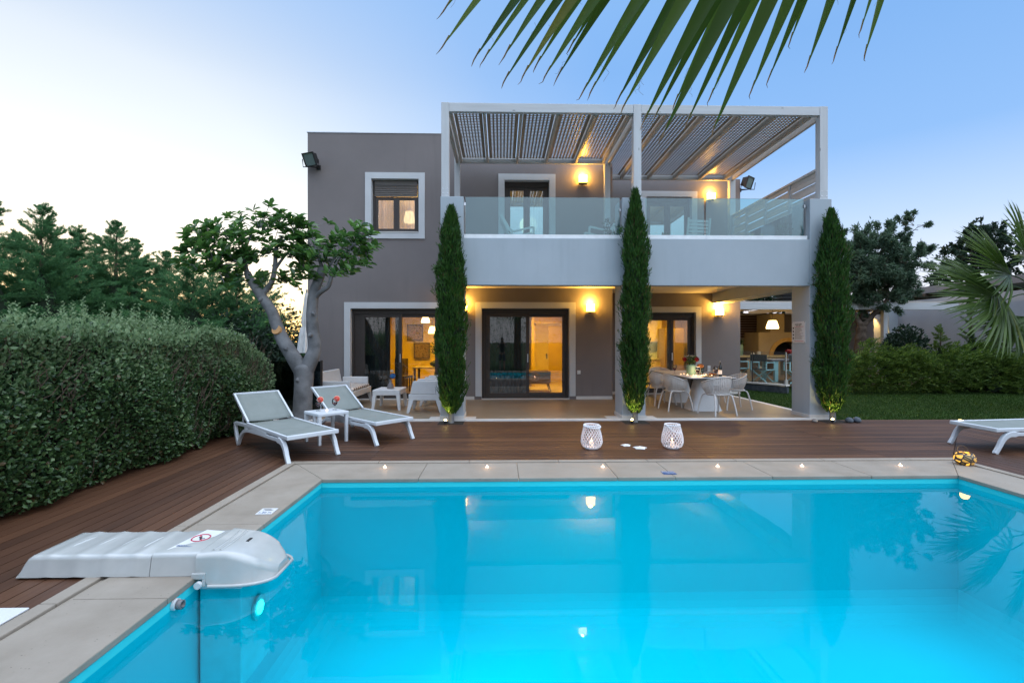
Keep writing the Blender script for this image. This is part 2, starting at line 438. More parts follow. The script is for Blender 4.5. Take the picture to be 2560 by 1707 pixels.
# water sheet: mirror by Fresnel over a tinted see-through body
m, nt = nodes('pool_water')
fr = N(nt,'ShaderNodeFresnel', IOR=1.33); gl = N(nt,'ShaderNodeBsdfGlossy', Roughness=.0); tr = nt.nodes.new('ShaderNodeBsdfTransparent')
tr.inputs['Color'].default_value = (.01,.88,1.0,1)
mx = nt.nodes.new('ShaderNodeMixShader'); o = nt.nodes.new('ShaderNodeOutputMaterial')
b = nt.nodes.new('ShaderNodeBump'); b.inputs['Strength'].default_value = .035; b.inputs['Distance'].default_value = .02
nt.links.new(noise(nt, wpos(nt,(1,1,1)), 2.2, 2), b.inputs['Height']); nt.links.new(b.outputs[0], gl.inputs['Normal'])
nt.links.new(math_(nt,'MULTIPLY',fr.outputs[0],.66), mx.inputs[0]); nt.links.new(tr.outputs[0], mx.inputs[1]); nt.links.new(gl.outputs[0], mx.inputs[2]); nt.links.new(mx.outputs[0], o.inputs['Surface'])
M['water'] = m
g = MB(); g.add(ring(PX0-.012,PX1+.012,PY0-.012,PY1+.012,WZ), [(0,1,2,3)]); struct(g.build('water', m))

# travertine coping: outer strip, gutter, main slab, cut into stones
m, nt = nodes('travertine'); v = wpos(nt)
gg = nt.nodes.new('ShaderNodeNewGeometry')
c = ramp(nt, noise(nt, v, 2.6, 6, .6), [(.28,(.215,.182,.145)),(.5,(.262,.226,.184)),(.72,(.300,.262,.218))])
c = mixc(nt, ramp(nt, gg.outputs['Random Per Island'], [(0,(.0,.0,.0)),(1,(.5,.5,.5))]), c, (.285,.25,.21))
pit = N(nt,'ShaderNodeTexVoronoi', Scale=26.0); nt.links.new(wpos(nt,(1,1.6,1)), pit.inputs['Vector'])
pm = math_(nt,'MULTIPLY', ramp(nt, pit.outputs['Distance'], [(.07,(1,1,1)),(.14,(0,0,0))]), ramp(nt, noise(nt, v, 5, 3), [(.48,(0,0,0)),(.6,(1,1,1))]))
c = mixc(nt, math_(nt,'MULTIPLY',pm,.75), c, (.08,.057,.042))
M['coping'] = finish(m, nt, c, .62, bump=math_(nt,'SUBTRACT',noise(nt, v, 40, 4),pm), bstr=.3, bdist=.006, spec=.3)
g = MB(); zt = .012; zb_ = -.030
def stones_x(xa,xb,y0,y1,z0,z1,step,off=0.):
    x = xa; first = True
    while x < xb-.01:
        x2 = min(xb, x + (step if not first else step-off)); first = False
        g.box(x+.002, x2-.002, y0, y1, z0, z1); x = x2
def stones_y(x0,x1,ya,yb,z0,z1,step):
    y = ya
    while y < yb-.01:
        y2 = min(yb, y+step); g.box(x0,x1,y+.002,y2-.002,z0,z1); y = y2
gw = .045; sw = .10       # gutter, outer strip
# far side (mitred ends)
def mit(x0a,x1a,ya,x0b,x1b,yb,z0,z1):
    g.hexa([(x0a,ya,z0),(x1a,ya,z0),(x1b,yb,z0),(x0b,yb,z0)], [(x0a,ya,z1),(x1a,ya,z1),(x1b,yb,z1),(x0b,yb,z1)])
mo = sw+gw                 # main slab stops here from the outer edge
fx0,fx1 = CX0+mo, CX1-mo; fy1 = CY1-mo; fy0 = CY0+mo
xc = [PX0, -.93, .2, 1.32, 1.98, 3.1, 4.25, PX1]
for i in range(len(xc)-1):
    a,b2 = xc[i], xc[i+1]
    at, bt = (fx0 if i == 0 else a), (fx1 if i == len(xc)-2 else b2)
    mit(a+.002, b2-.002, PY1, at+.002, bt-.002, fy1, zb_, zt)
for i in range(len(xc)-1):
    a,b2 = xc[i], xc[i+1]; at, bt = (fx0 if i == 0 else a), (fx1 if i == len(xc)-2 else b2)
    g.hexa([(at+.002,fy0,zb_),(bt-.002,fy0,zb_),(b2-.002,PY0,zb_),(a+.002,PY0,zb_)], [(at+.002,fy0,zt),(bt-.002,fy0,zt),(b2-.002,PY0,zt),(a+.002,PY0,zt)])
yc = [PY0, 2.1, 2.95, 4.13, PY1]
for i in range(len(yc)-1):
    a,b2 = yc[i], yc[i+1]; at, bt = (fy0 if i == 0 else a), (fy1 if i == len(yc)-2 else b2)
    g.hexa([(fx0,at+.002,zb_),(PX0,a+.002,zb_),(PX0,b2-.002,zb_),(fx0,bt-.002,zb_)], [(fx0,at+.002,zt),(PX0,a+.002,zt),(PX0,b2-.002,zt),(fx0,bt-.002,zt)])
    g.hexa([(PX1,a+.002,zb_),(fx1,at+.002,zb_),(fx1,bt-.002,zb_),(PX1,b2-.002,zb_)], [(PX1,a+.002,zt),(fx1,at+.002,zt),(fx1,bt-.002,zt),(PX1,b2-.002,zt)])
stones_x(CX0, CX1, CY1-sw, CY1, zb_, zt+.002, 1.15); stones_x(CX0, CX1, CY0, CY0+sw, zb_, zt+.002, 1.15)
stones_y(CX0, CX0+sw, CY0+sw, CY1-sw, zb_, zt+.002, 1.2); stones_y(CX1-sw, CX1, CY0+sw, CY1-sw, zb_, zt+.002, 1.2)
zs = -.004                 # gutter bottom
g.box(CX0+sw, CX1-sw, CY1-mo, CY1-sw, zb_, zs); g.box(CX0+sw, CX1-sw, CY0+sw, CY0+mo, zb_, zs)
g.box(CX0+sw, CX0+mo, CY0+mo, CY1-mo, zb_, zs-.001); g.box(CX1-mo, CX1-sw, CY0+mo, CY1-mo, zb_, zs-.001)
struct(g.build('pool_coping', M['coping'], bevel=.007, seg=2))

# hardwood deck, boards mitred round the pool corners
IPE = [(0,(.018,.008,.006)),(.25,(.040,.0165,.0095)),(.7,(.068,.028,.0145)),(1,(.125,.056,.028))]
M['deck_x'] = wood_boards('oiled_hardwood_along_x','x',IPE,.55); M['deck_y'] = wood_boards('oiled_hardwood_along_y','y',IPE,.50)
pitch = .1256; gap = .008
def board(g, q, z0=-.026, z1=0.): g.hexa([(x,y,z0) for x,y in q], [(x,y,z1) for x,y in q])
gx = MB(); gy = MB()
ny = int((9.42-CY1)/pitch+.5); XL, XR = -4.75, 13.0
for i in range(ny):
    y0 = CY1+.004+i*pitch; y1 = y0+pitch-gap
    lf = lambda y: max(XL, CX0-(y-CY1)+.006); rt = lambda y: min(XR, CX1+(y-CY1)-.006)
    cuts = [-1.72 if i % 1 == 0 else 0, 2.78, 5.2]
    st = [(lf(y0),lf(y1))]+[(c+.002,c+.002) for c in cuts]; en = [(c-.002,c-.002) for c in cuts]+[(rt(y0),rt(y1))]
    for (a0,a1),(b0,b1) in zip(st,en):
        if b0-a0 > .02: board(gx, [(a0,y0),(b0,y0),(b1,y1),(a1,y1)])
k = 0
while True:                # left bay, boards along y
    x1 = CX0-.004-k*pitch; x0 = x1-pitch+gap; k += 1
    if x0 < XL: break
    f = lambda x: min(9.42, CY1+(CX0-x)-.004)
    for a, b2 in ((-3.0,.9),(.905,f(0))):
        if a < .8: board(gy, [(x0,a),(x1,a),(x1,b2),(x0,b2)])
        else: board(gy, [(x0,a),(x1,a),(x1,f(x1)),(x0,f(x0))])
k = 0
while True:                # right bay
    x0 = CX1+.004+k*pitch; x1 = x0+pitch-gap; k += 1
    if x1 > XR: break
    f = lambda x: min(9.42, CY1+(x-CX1)-.004)
    board(gy, [(x0,-3.0),(x1,-3.0),(x1,f(x1)),(x0,f(x0))])
struct(gx.build('deck', M['deck_x'])); struct(gy.build('deck', M['deck_y']))
g = MB(); 
for x0,x1,y0,y1 in ((XL,CX0,-3,9.42),(CX1,XR,-3,9.42),(CX0,CX1,CY1,9.42)): g.add([(x0,y0,-.034),(x1,y0,-.034),(x1,y1,-.034),(x0,y1,-.034)],[(0,1,2,3)])
M['dark'] = plain('dark_void', (.012,.009,.007), .9)
struct(g.build('deck_base', M['dark']))

# terrace: warm stone tiles with a pale marble edge
m, nt = nodes('terrace_tile'); v = wpos(nt)
br = N(nt,'ShaderNodeTexBrick', Scale=1.0); br.inputs['Brick Width'].default_value = .9; br.inputs['Row Height'].default_value = .45
br.inputs['Mortar Size'].default_value = .004; br.offset = .33
for k_,cc in (('Color1',(.27,.20,.135)),('Color2',(.32,.24,.16)),('Mortar',(.26,.21,.165))): br.inputs[k_].default_value = c4(cc)
nt.links.new(v, br.inputs['Vector'])
c = mixc(nt, math_(nt,'MULTIPLY',noise(nt, wpos(nt,(1,4,1)), 2.2, 6, .65),.8), br.outputs['Color'], (.20,.145,.09))
M['tile'] = finish(m, nt, c, .38, bump=noise(nt, v, 18, 3), bstr=.06, bdist=.004, spec=.4)
M['marble'] = mottled('pale_marble', (.56,.53,.50), (.66,.64,.61), 3, .45, 40, .05)
g = MB(); g.box(-5.6, 6.43, 9.54, 13.95, -.06, .03)
struct(g.build('terrace', M['tile']))
g = MB()
x = -4.6
while x < 6.56:
    x2 = min(6.56, x+1.3); g.box(x+.001, x2-.001, 9.42, 9.538, -.06, .031); x = x2
y = 9.54
while y < 13.9:
    y2 = min(13.9, y+1.3); g.box(6.432, 6.56, y+.001, y2-.001, -.06, .031); y = y2
for px0,px1 in ((-1.42,-.5),(2.1,3.1)): g.box(px0,px1,9.5395,9.82,-.05,.0325)
struct(g.build('terrace_edge', M['marble'], bevel=.004))
# ------------------------------------------------------------------ the villa
YF, YW, YR = 9.45, 12.7, 13.9
villa = thing('villa', 'grey-brown two-storey villa with white balcony, pillars and lit sliding doors', 'house', (1,13,0))
INV = Matrix.Translation((-1,-13,0))
def vb(mb, name, mat, parent=None, **k):
    """build in world coordinates, parent to the villa (or one of its parts)"""
    o = mb.build(name, mat, None, **k); o.parent = parent or villa; o.matrix_parent_inverse = Matrix() if parent else INV
    return o
def wall_xz(g, x0, x1, z0, z1, y0, y1, holes):
    xs = sorted({x0,x1,*[h[i] for h in holes for i in (0,1)]}); zs = sorted({z0,z1,*[h[i] for h in holes for i in (2,3)]})
    for i in range(len(xs)-1):
        run = None
        for j in range(len(zs)-1):
            cx, cz = (xs[i]+xs[i+1])/2, (zs[j]+zs[j+1])/2
            if any(h[0] < cx < h[1] and h[2] < cz < h[3] for h in holes):
                if run is not None: g.box(xs[i],xs[i+1],y0,y1,run,zs[j]); run = None
            elif run is None: run = zs[j]
        if run is not None: g.box(xs[i],xs[i+1],y0,y1,run,zs[-1])
H_WIN = (-3.38,-2.15,4.39,5.79); H_LIV = (-3.92,-1.60,.035,2.41)
H_CEN = (-.51,1.80,.035,2.42); H_UC = (.09,1.27,3.36,5.78)
H_KIT = (3.90,5.64,.035,2.39); H_UR = (4.20,5.52,3.36,5.73)
T = .30
g = MB()
wall_xz(g, -5.03, -1.05, -.05, 6.98, YW, YW+T, [H_WIN, H_LIV])
wall_xz(g, -1.05, 2.64, -.05, 6.26, YW, YW+T, [H_CEN, H_UC])
g.box(2.64, 2.94, YW, YR+T, -.05, 6.26)
wall_xz(g, 2.94, 6.65, -.05, 6.26, YR, YR+T, [H_KIT, H_UR])
g.box(6.65, 6.95, YR, 20, -.05, 6.26)
g.box(-5.03, -4.73, YW+T, 20, -.05, 6.98); g.box(-1.35, -1.05, YW+T, 20, 6.1, 6.98)
g.box(-4.73, 6.65, 19.7, 20, -.05, 6.26); g.box(-4.73,-1.35,19.7,20,6.26,6.98)
vb(g, 'wall', M['taupe'])
g = MB(); g.box(-4.73,-1.35,YW+T,19.7,6.70,6.90); g.box(-1.05,6.65,YR+T,19.7,6.0,6.2); g.box(-1.05,2.64,YW+T,YR+T,6.0,6.2)
g.box(-4.73,-1.35,YW+T,19.7,5.95,6.1)
vb(g, 'roof', M['white_plaster'])
g = MB(); g.box(-4.73,2.64,YW+T,19.7,2.95,3.33); g.box(2.64,6.65,YR+T,19.7,2.95,3.33)
vb(g, 'floor_slab', M['ceiling'])
# metal flashing on the parapet of the tall wing
g = MB(); g.box(-5.05,-3.73,YW-.015,YW+T,6.98,7.0); g.box(-3.73,-1.03,YW-.015,YW+T,6.98,6.99)
vb(g, 'flashing', M['alu_light'])
# skirting of stone along the terrace walls
for x0,x1,y in ((-5.03,-4.15,YW),(-1.42,-.70,YW),(1.98,2.94,YW),(2.95,3.72,YR),(5.82,6.95,YR)):
    g = MB(); g.box(x0,x1,y-.012,y-.0005,.03,.11); vb(g, 'skirting', M['marble'])
# balcony: white parapet, slab, soffit, pillars
g = MB()
g.box(-.73, 6.12, YF, YF+.22, 2.65, 3.57)
g.box(-1.18, -.96, YF+.60, YW-.001, 2.65, 3.57)
g.box(6.34, 6.56, YF+.60, YR-.001, 2.65, 3.57)
vb(g, 'balcony_parapet', M['white_plaster'], bevel=.008)
g = MB(); g.box(6.13,6.335,YF+.62,YR-.001,2.66,2.95); vb(g,'side_beam',M['white_plaster'],bevel=.006)
g = MB(); g.box(-.955, 6.335, YF+.222, YW-.001, 2.95, 3.35); g.box(2.942, 6.335, YW-.001, YR-.001, 2.951, 3.349)
vb(g, 'balcony_slab', M['ceiling'])
for x0,x1 in ((-1.18,-.73),(2.38,2.84),(6.12,6.56)):
    g = MB(); g.box(x0,x1,YF-.002,YF+.6,-.05,2.652 if x0 > 2 and x0 < 3 else 4.375) if not (2 < x0 < 3) else g.box(x0,x1,YF-.002,YF+.6,-.05,4.375)
    p = vb(g, 'pillar', M['white_plaster'], bevel=.008)
    g = MB(); g.box(x0-.012,x1+.012,YF-.014,YF+.612,.0,.10); vb(g,'plinth',M['marble'],p,bevel=.003)
# glass balustrade between the piers
for x0,x1 in ((-.70,2.355),(2.865,4.05),(4.085,6.06)):
    g = MB(); g.box(x0,x1,YF+.10,YF+.115,3.60,4.40)
    p = vb(g, 'balustrade_panel', M['balus'])
    g = MB(); g.box(x0-.025,x1+.025,YF+.02,YF+.17,3.571,3.645); vb(g,'base_rail',M['rail_white'],p,bevel=.004)
for x,z in ((-.715,4.22),(2.37,4.12),(6.08,4.22)): g = MB(); g.box(x-.02,x+.02,YF+.08,YF+.13,z,z+.06); vb(g,'glass_clamp',M['steel'])
g = MB(); g.box(6.20,6.215,YF+.62,11.9,3.60,4.28); 
p = vb(g,'balustrade_panel',M['balus']); g = MB(); g.box(6.18,6.24,YF+.62,11.9,3.571,3.62); vb(g,'base_rail',M['alu_light'],p)

# openings -----------------------------------------------------------------
def surround(op, y, w=.16, sill=True, proud=.035, parent=None):
    x0,x1,z0,z1 = op; g = MB()
    zb = z0-w if sill else (.112 if z0 < 1 else z0)
    g.box(x0-w,x0,y-proud,y+.001,zb,z1+w); g.box(x1,x1+w,y-proud,y+.001,zb,z1+w); g.box(x0,x1,y-proud,y+.001,z1,z1+w)
    if sill: g.box(x0,x1,y-proud,y+.001,z0-w,z0)
    # white reveal lining
    g.box(x0,x0+.004,y+.001,y+.14,z0,z1); g.box(x1-.004,x1,y+.001,y+.14,z0,z1); g.box(x0+.004,x1-.004,y+.001,y+.14,z1-.004,z1)
    return vb(g,'surround',M['trim'],parent,bevel=.005)
def rect_frame(g, x0,x1,z0,z1,y0,y1,w,wb=None):
    wb = w if wb is None else wb
    g.box(x0,x0+w,y0,y1,z0,z1); g.box(x1-w,x1,y0,y1,z0,z1); g.box(x0+w,x1-w,y0,y1,z1-w,z1); g.box(x0+w,x1-w,y0,y1,z0,z0+wb)
def pane(x0,x1,z0,z1,y,parent,mat='pane'):
    g = MB(); g.box(x0,x1,y,y+.008,z0,z1); return vb(g,'pane',M[mat],parent)
# upper left window with half-lowered shutter
f = MB(); x0,x1,z0,z1 = H_WIN; y = YW+.14
rect_frame(f, x0+.005,x1-.005,z0+.005,z1-.005,y,y+.07,.055)
xm = (x0+x1)/2+.0
rect_frame(f, x0+.062,xm-.001,z0+.062,5.36,y+.012,y+.06,.075); rect_frame(f, xm+.001,x1-.062,z0+.062,5.36,y+.012,y+.06,.075)
win = vb(f,'window',M['alu_dark'],bevel=.004)
surround(H_WIN, YW, parent=win)
pane(x0+.137,xm-.076,z0+.137,5.285,y+.03,win); pane(xm+.076,x1-.137,z0+.137,5.285,y+.03,win)
g = MB(); zz_ = 5.36
while zz_ < z1-.13:
    g.prism([(y-.022,zz_),(y-.034,zz_+.012),(y-.034,zz_+.036),(y-.022,zz_+.048),(y-.015,zz_+.048),(y-.015,zz_)], x0+.06, x1-.06, 'x'); zz_ += .050
g.box(x0+.06,x1-.06,y-.05,y-.004,z1-.13,z1-.01); vb(g,'shutter',M['shutter'],win)
g = MB(); g.box(x0+.01,x1-.01,YW-.05,YW+.14,z0-.001,z0+.02); vb(g,'sill',M['marble'],win,bevel=.004)
# sliding doors
def sliding(op, y, split, sw=.13, name='sliding_door', paneL='pane', paneR='pane', left_w=.16, right_w=.10):
    x0,x1,z0,z1 = op; yy = y+.10; f = MB()
    rect_frame(f, x0+.004,x1-.004,z0+.002,z1-.004,yy,yy+.11,.06,.05)
    f.box(x0+.064,x1-.064,yy-.012,yy+.11,z1-.135,z1-.064)                # roller box rail
    zt = z1-.137; zb = z0+.052
    rect_frame(f, x0+left_w-.09,split[1],zb,zt,yy+.002,yy+.045,.09,.10)            # front leaf
    rect_frame(f, split[0]+.005,x1-right_w+.035,zb,zt,yy+.055,yy+.098,.085,.10)    # rear leaf
    f.box(x0+.0645,x0+left_w-.0905,yy+.03,yy+.10,zb,zt); f.box(x1-right_w+.0355,x1-.0645,yy+.03,yy+.10,zb,zt)
    d = vb(f,name,M['alu_dark'],bevel=.003)
    surround(op, y, sill=False, parent=d)
    pane(x0+left_w,split[1]-.09,zb+.10,zt-.09,yy+.02,d,paneL); pane(split[0]+.09,x1-right_w-.05,zb+.10,zt-.085,yy+.072,d,paneR)
    g = MB(); g.box(x0,x1,y-.03,y+.10,.031,.05); vb(g,'threshold',M['marble'],d)
    g = MB(); g.box(split[1]-.055,split[1]-.03,yy-.022,yy+.002,1.0,1.22); vb(g,'handle',M['alu_light'],d,bevel=.004)
    return d
sliding(H_LIV, YW, (-2.80,-2.61), left_w=.34, right_w=.10)
sliding(H_CEN, YW, (.58,.75), left_w=.22, right_w=.12)
sliding(H_KIT, YR, (4.86,5.03), left_w=.22, right_w=.12)
def french(op, y):
    x0,x1,z0,z1 = op; yy = y+.12; f = MB()
    rect_frame(f, x0+.004,x1-.004,z0+.002,z1-.004,yy,yy+.08,.065,.05)
    f.box(x0+.069,x1-.069,yy-.012,yy+.08,z1-.14,z1-.069)
    xm = (x0+x1)/2; zt = z1-.142
    rect_frame(f, x0+.07,xm-.001,z0+.052,zt,yy+.012,yy+.07,.085); rect_frame(f, xm+.001,x1-.07,z0+.052,zt,yy+.012,yy+.07,.085)
    d = vb(f,'balcony_door',M['alu_dark'],bevel=.003); surround(op, y, sill=False, parent=d)
    pane(x0+.155,xm-.086,z0+.137,zt-.085,yy+.03,d,'upane'); pane(xm+.086,x1-.155,z0+.137,zt-.085,yy+.03,d,'upane')
    return d
french(H_UC, YW); french(H_UR, YR)

# rooms behind the glass ------------------------------------------------------
g = MB()   # lining of the three ground-floor rooms
def room(g, x0,x1,y0,y1,z0,z1):
    g.box(x0-.02,x0,y0,y1,z0,z1); g.box(x1,x1+.02,y0,y1,z0,z1); g.box(x0,x1,y1,y1+.02,z0,z1); g.box(x0,x1,y0,y1,z1,z1+.02)
room(g,-4.70,-.98,YW+T+.002,16.6,.04,2.90); room(g,-.90,2.58,YW+T+.002,18.4,.04,2.90); room(g,2.98,6.62,YR+T+.002,17.6,.04,2.90)
vb(g,'interior_wall',M['warm_wall'])
g = MB(); room(g,-4.70,-1.40,YW+T+.002,16.5,3.34,5.9); room(g,-1.0,2.58,YW+T+.002,16.8,3.34,5.9); room(g,2.98,6.62,YR+T+.002,17.6,3.34,5.9)
vb(g,'interior_wall',M['warm_wall'])
g = MB(); g.box(-4.70,-.98,YW+T,16.6,-.02,.038); g.box(-.90,2.58,YW+T,18.4,-.02,.038); g.box(2.98,6.62,YR+T,17.6,-.02,.038)
vb(g,'interior_floor',M['room_floor'])
AMB = (1,.53,.02)
for (x,y),e in (((-3.2,14.6),150),((-1.7,14.8),190),((.3,14.9),150),((1.5,15.1),190),((1.5,17.2),120),((4.4,16.0),190),((5.9,15.9),130)):
    spot((x,y,2.86),(x,y+.55,0),e,140,AMB,.08,.9,'ceiling_downlight')
point((-2.5,14.5,5.2),70,(1,.74,.60),.15); point((.75,14.3,4.9),16,(1,.66,.3),.15); point((4.6,15.4,4.9),16,(1,.66,.3),.15)

def curtain(name, x0,x1,y,z0,z1, mat, label, waves=9, amp=.05, group=None):
    g = MB()
    def fn(u,v): 
        x = x0+(x1-x0)*u
        return (x, y+amp*sin(u*waves*2*pi)*(1-.25*v)+.02*sin(u*waves*5.1), z0+(z1-z0)*v)
    g.grid(fn, waves*12, 6)
    o = g.build(name, mat); tag(o, label, 'curtain', group); return o
m_, nt_ = nodes('sheer_curtain'); tl = nt_.nodes.new('ShaderNodeBsdfTranslucent'); tl.inputs['Color'].default_value = (.72,.66,.68,1)
df = nt_.nodes.new('ShaderNodeBsdfDiffuse'); df.inputs['Color'].default_value = (.72,.66,.68,1)
tp = nt_.nodes.new('ShaderNodeBsdfTransparent'); mx1 = nt_.nodes.new('ShaderNodeMixShader'); mx2 = nt_.nodes.new('ShaderNodeMixShader'); ou = nt_.nodes.new('ShaderNodeOutputMaterial')
mx1.inputs[0].default_value = .5; nt_.links.new(df.outputs[0],mx1.inputs[1]); nt_.links.new(tl.outputs[0],mx1.inputs[2])
wv = N(nt_,'ShaderNodeTexWave', Scale=9.0, Distortion=6.0, Detail=2.0); nt_.links.new(wpos(nt_,(1,1,.35)), wv.inputs['Vector'])
nt_.links.new(math_(nt_,'ADD',math_(nt_,'MULTIPLY',wv.outputs['Fac'],.35),.12), mx2.inputs[0])
nt_.links.new(mx1.outputs[0],mx2.inputs[1]); nt_.links.new(tp.outputs[0],mx2.inputs[2]); nt_.links.new(mx2.outputs[0],ou.inputs['Surface'])
M['sheer'] = m_
M['teal_curtain'] = plain('dark_teal_curtain', (.030,.050,.056), .9)
curtain('curtain', -3.75,-2.98, YW+.42, .06, 2.78, M['teal_curtain'], 'dark teal full-length curtain behind the living room sliding door', 6, .05)
curtain('curtain', -.40,.62, YW+.42, .06, 2.78, M['teal_curtain'], 'dark teal curtain drawn behind the left leaf of the middle sliding door', 8, .04)
curtain('curtain', -3.36,-2.16, YW+.36, 4.3, 5.6, M['sheer'], 'sheer pinkish curtain with wavy pattern behind the upper left window', 8, .02)
curtain('curtain', .76,1.24, YW+.40, 3.4, 5.75, M['sheer'], 'pale sheer curtain behind the upper middle balcony door', 6, .03)

def interior(name, label, cat, mb, mat, **k):
    o = mb.build(name, mat, **k); return tag(o, label, cat)
# pictures on the living room wall
m, nt = nodes('relief_picture'); v = coords(nt)
M['picture'] = finish(m, nt, ramp(nt, noise(nt, v, 14, 5), [(.35,(.07,.04,.02)),(.5,(.24,.15,.06)),(.62,(.10,.06,.03)),(.72,(.30,.10,.03))]), .6, bump=noise(nt,v,14,5), bstr=.6, bdist=.02)
YP = 16.56
for x,z,lab in ((-2.93,1.86,'upper square framed relief picture on the yellow living room wall'),(-2.70,1.24,'lower square framed relief picture on the yellow living room wall')):
    f = MB(); rect_frame(f,x-.27,x+.27,z-.27,z+.27,YP-.04,YP+.02,.03); o = f.build('picture',M['bark']); tag(o,lab,'picture','pictures on the living room wall')
    g = MB(); g.box(x-.24,x+.24,YP-.02,YP+.01,z-.24,z+.24); g.build('canvas',M['picture'],o)
def pendant(x,y,z,h,r0,r1,zc,mat,label,group=None,name='pendant_lamp'):
    t = thing(name,label,'lamp',(x,y,z),0,group)
    g = MB(); g.lathe([(r0,0),(r0*.98,h*.25),((r0+r1)/2,h*.65),(r1,h)],n=24,caps=False); g.build('lamp_shade',M[mat],t)
    g = MB(); g.tube([(0,0,h),(0,0,zc-z)],.006,6); g.build('cord',M['iron'],t)
    g = MB(); g.lathe([(.02,h-.05),(.03,h),(.02,h+.05)],n=10); g.build('lamp_holder',M['steel'],t)
    return t
pendant(-2.30,14.8,2.12,.22,.13,.07,2.9,'pend','left bell-shaped pendant lamp glowing over the indoor dining table','pendants over the indoor table')
pendant(-2.15,15.2,1.80,.22,.13,.07,2.9,'pend','lower bell-shaped pendant lamp glowing over the indoor dining table','pendants over the indoor table')
pendant(-2.62,13.9,4.95,.30,.16,.11,5.9,'globe','drum lamp shade glowing inside the upper left window')
for x,y,z,lab in ((.78,13.75,4.86,'round globe lamp glowing behind the upper middle balcony door'),(4.17,15.4,4.80,'round globe lamp glowing behind the upper right balcony door')):
    t = thing('globe_lamp',lab,'lamp',(x,y,z),0)
    g = MB(); g.lathe([(.25*sin(a)+.0001,-.25*cos(a)) for a in np.linspace(0,pi,14)],n=28); g.build('globe',M['globe'],t)
    g = MB(); g.tube([(0,0,.25),(0,0,5.9-z)],.006,6); g.build('cord',M['iron'],t)
# indoor dining table with bowl
t = thing('dining_table','wooden dining table behind the living room glass','table',(-1.9,14.9,.04))
g = MB(); g.box(-.75,.55,-.45,.45,.70,.74); g.build('table_top',M['room_floor'],t,bevel=.01)
for sx,sy in ((-.68,-.38),(.48,-.38),(.48,.38),(-.68,.38)):
    g = MB(); g.box(sx-.03,sx+.03,sy-.03,sy+.03,0,.70); g.build('leg',M['bark'],t)
g = MB(); g.lathe([(.05,0),(.13,.03),(.17,.09),(.15,.13),(.10,.16),(.03,.19)],(-2.0,14.75,.782),20)
tag(g.build('bowl',M['iron']),'dark round bowl on the indoor dining table','bowl')
t = thing('indoor_chair','dark high-backed dining chair at the left end of the indoor table','chair',(-2.95,14.8,.04))
g = MB(); g.box(-.22,.22,-.22,.22,.42,.47); g.build('seat',M['bark'],t)
g = MB(); g.box(-.24,-.20,-.21,.21,.47,1.0); g.build('backrest',M['bark'],t)
for sx in (-.20,.20):
    for sy in (-.19,.19): g = MB(); g.box(sx-.02,sx+.02,sy-.02,sy+.02,0,.42); g.build('leg',M['bark'],t)
# living room partition and TV column seen behind the curtain edge
g = MB(); g.box(-3.32,-3.02,15.2,15.8,.04,1.0); tag(g.build('fireplace',M['bark'],bevel=.01),'brown fireplace block standing behind the teal curtain','fireplace')
# centre room: corridor door, air conditioner, armchair, shelf
g = MB(); g.box(1.02,1.12,16.2,18.4,.04,2.9); g.box(-.9,.05,16.2,16.3,.04,2.9); vb(g,'partition_wall',M['warm_wall'])
M['door_leaf'] = plain('cream_door', (.70,.60,.42), .5)
t = thing('interior_door','cream interior door standing open in the hall behind the middle sliding door','door',(1.55,17.2,.04))
g = MB(); g.box(-.30,.14,0,.045,0,2.05); g.build('leaf',M['door_leaf'],t,bevel=.006)
g = MB(); g.box(.06,.10,-.05,0,.98,1.0); g.box(.055,.105,-.008,0,.90,1.08); g.build('handle',M['steel'],t)
g = MB(); g.box(-.42,-.31,-.02,.06,0,2.17); g.box(-.42,.6,-.02,.06,2.06,2.17) ; g.build('door_frame',M['door_leaf'],t,bevel=.004)
t = thing('armchair','mustard upholstered armchair with thin splayed legs behind the middle glass door','armchair',(1.12,14.75,.04))
M['mustard'] = plain('mustard_fabric', (.30,.21,.085), .9)
g = MB(); g.box(-.75,.36,-.34,.34,.24,.46); g.build('seat',M['mustard'],t,bevel=.03)
for ya,yb in ((-.40,-.342),(.342,.40)): g = MB(); g.box(-.75,.36,ya,yb,.27,.62); g.build('armrest',M['mustard'],t,bevel=.02)
g = MB(); g.hexa([(-.86,-.38,.24),(-.752,-.38,.24),(-.752,.38,.24),(-.86,.38,.24)],[(-.98,-.36,.84),(-.86,-.36,.84),(-.86,.36,.84),(-.98,.36,.84)]); g.build('backrest',M['mustard'],t,bevel=.02)
for sx,dx in ((-.7,-.06),(.3,.07)):
    for sy in (-.28,.28): g = MB(); g.tube([(sx,sy,.24),(sx+dx,sy,0)],[.02,.011],8); g.build('leg',M['bark'],t)
g = MB(); g.box(.30,.75,16.9,17.3,.04,1.0); g.box(.25,.80,16.85,17.35,1.0,1.04)
tag(g.build('sideboard',M['bark'],bevel=.006),'dark sideboard at the back of the middle room','sideboard')
t = thing('air_conditioner','white wall-mounted air conditioner high in the middle room','air conditioner',(.55,16.08,2.35))
g = MB(); g.box(-.4,.4,-.1,.1,0,.26); g.build('casing',M['white_plastic'],t,bevel=.03); g = MB(); g.box(-.36,.36,-.106,-.1,.03,.06); g.build('louvre',M['iron'],t)
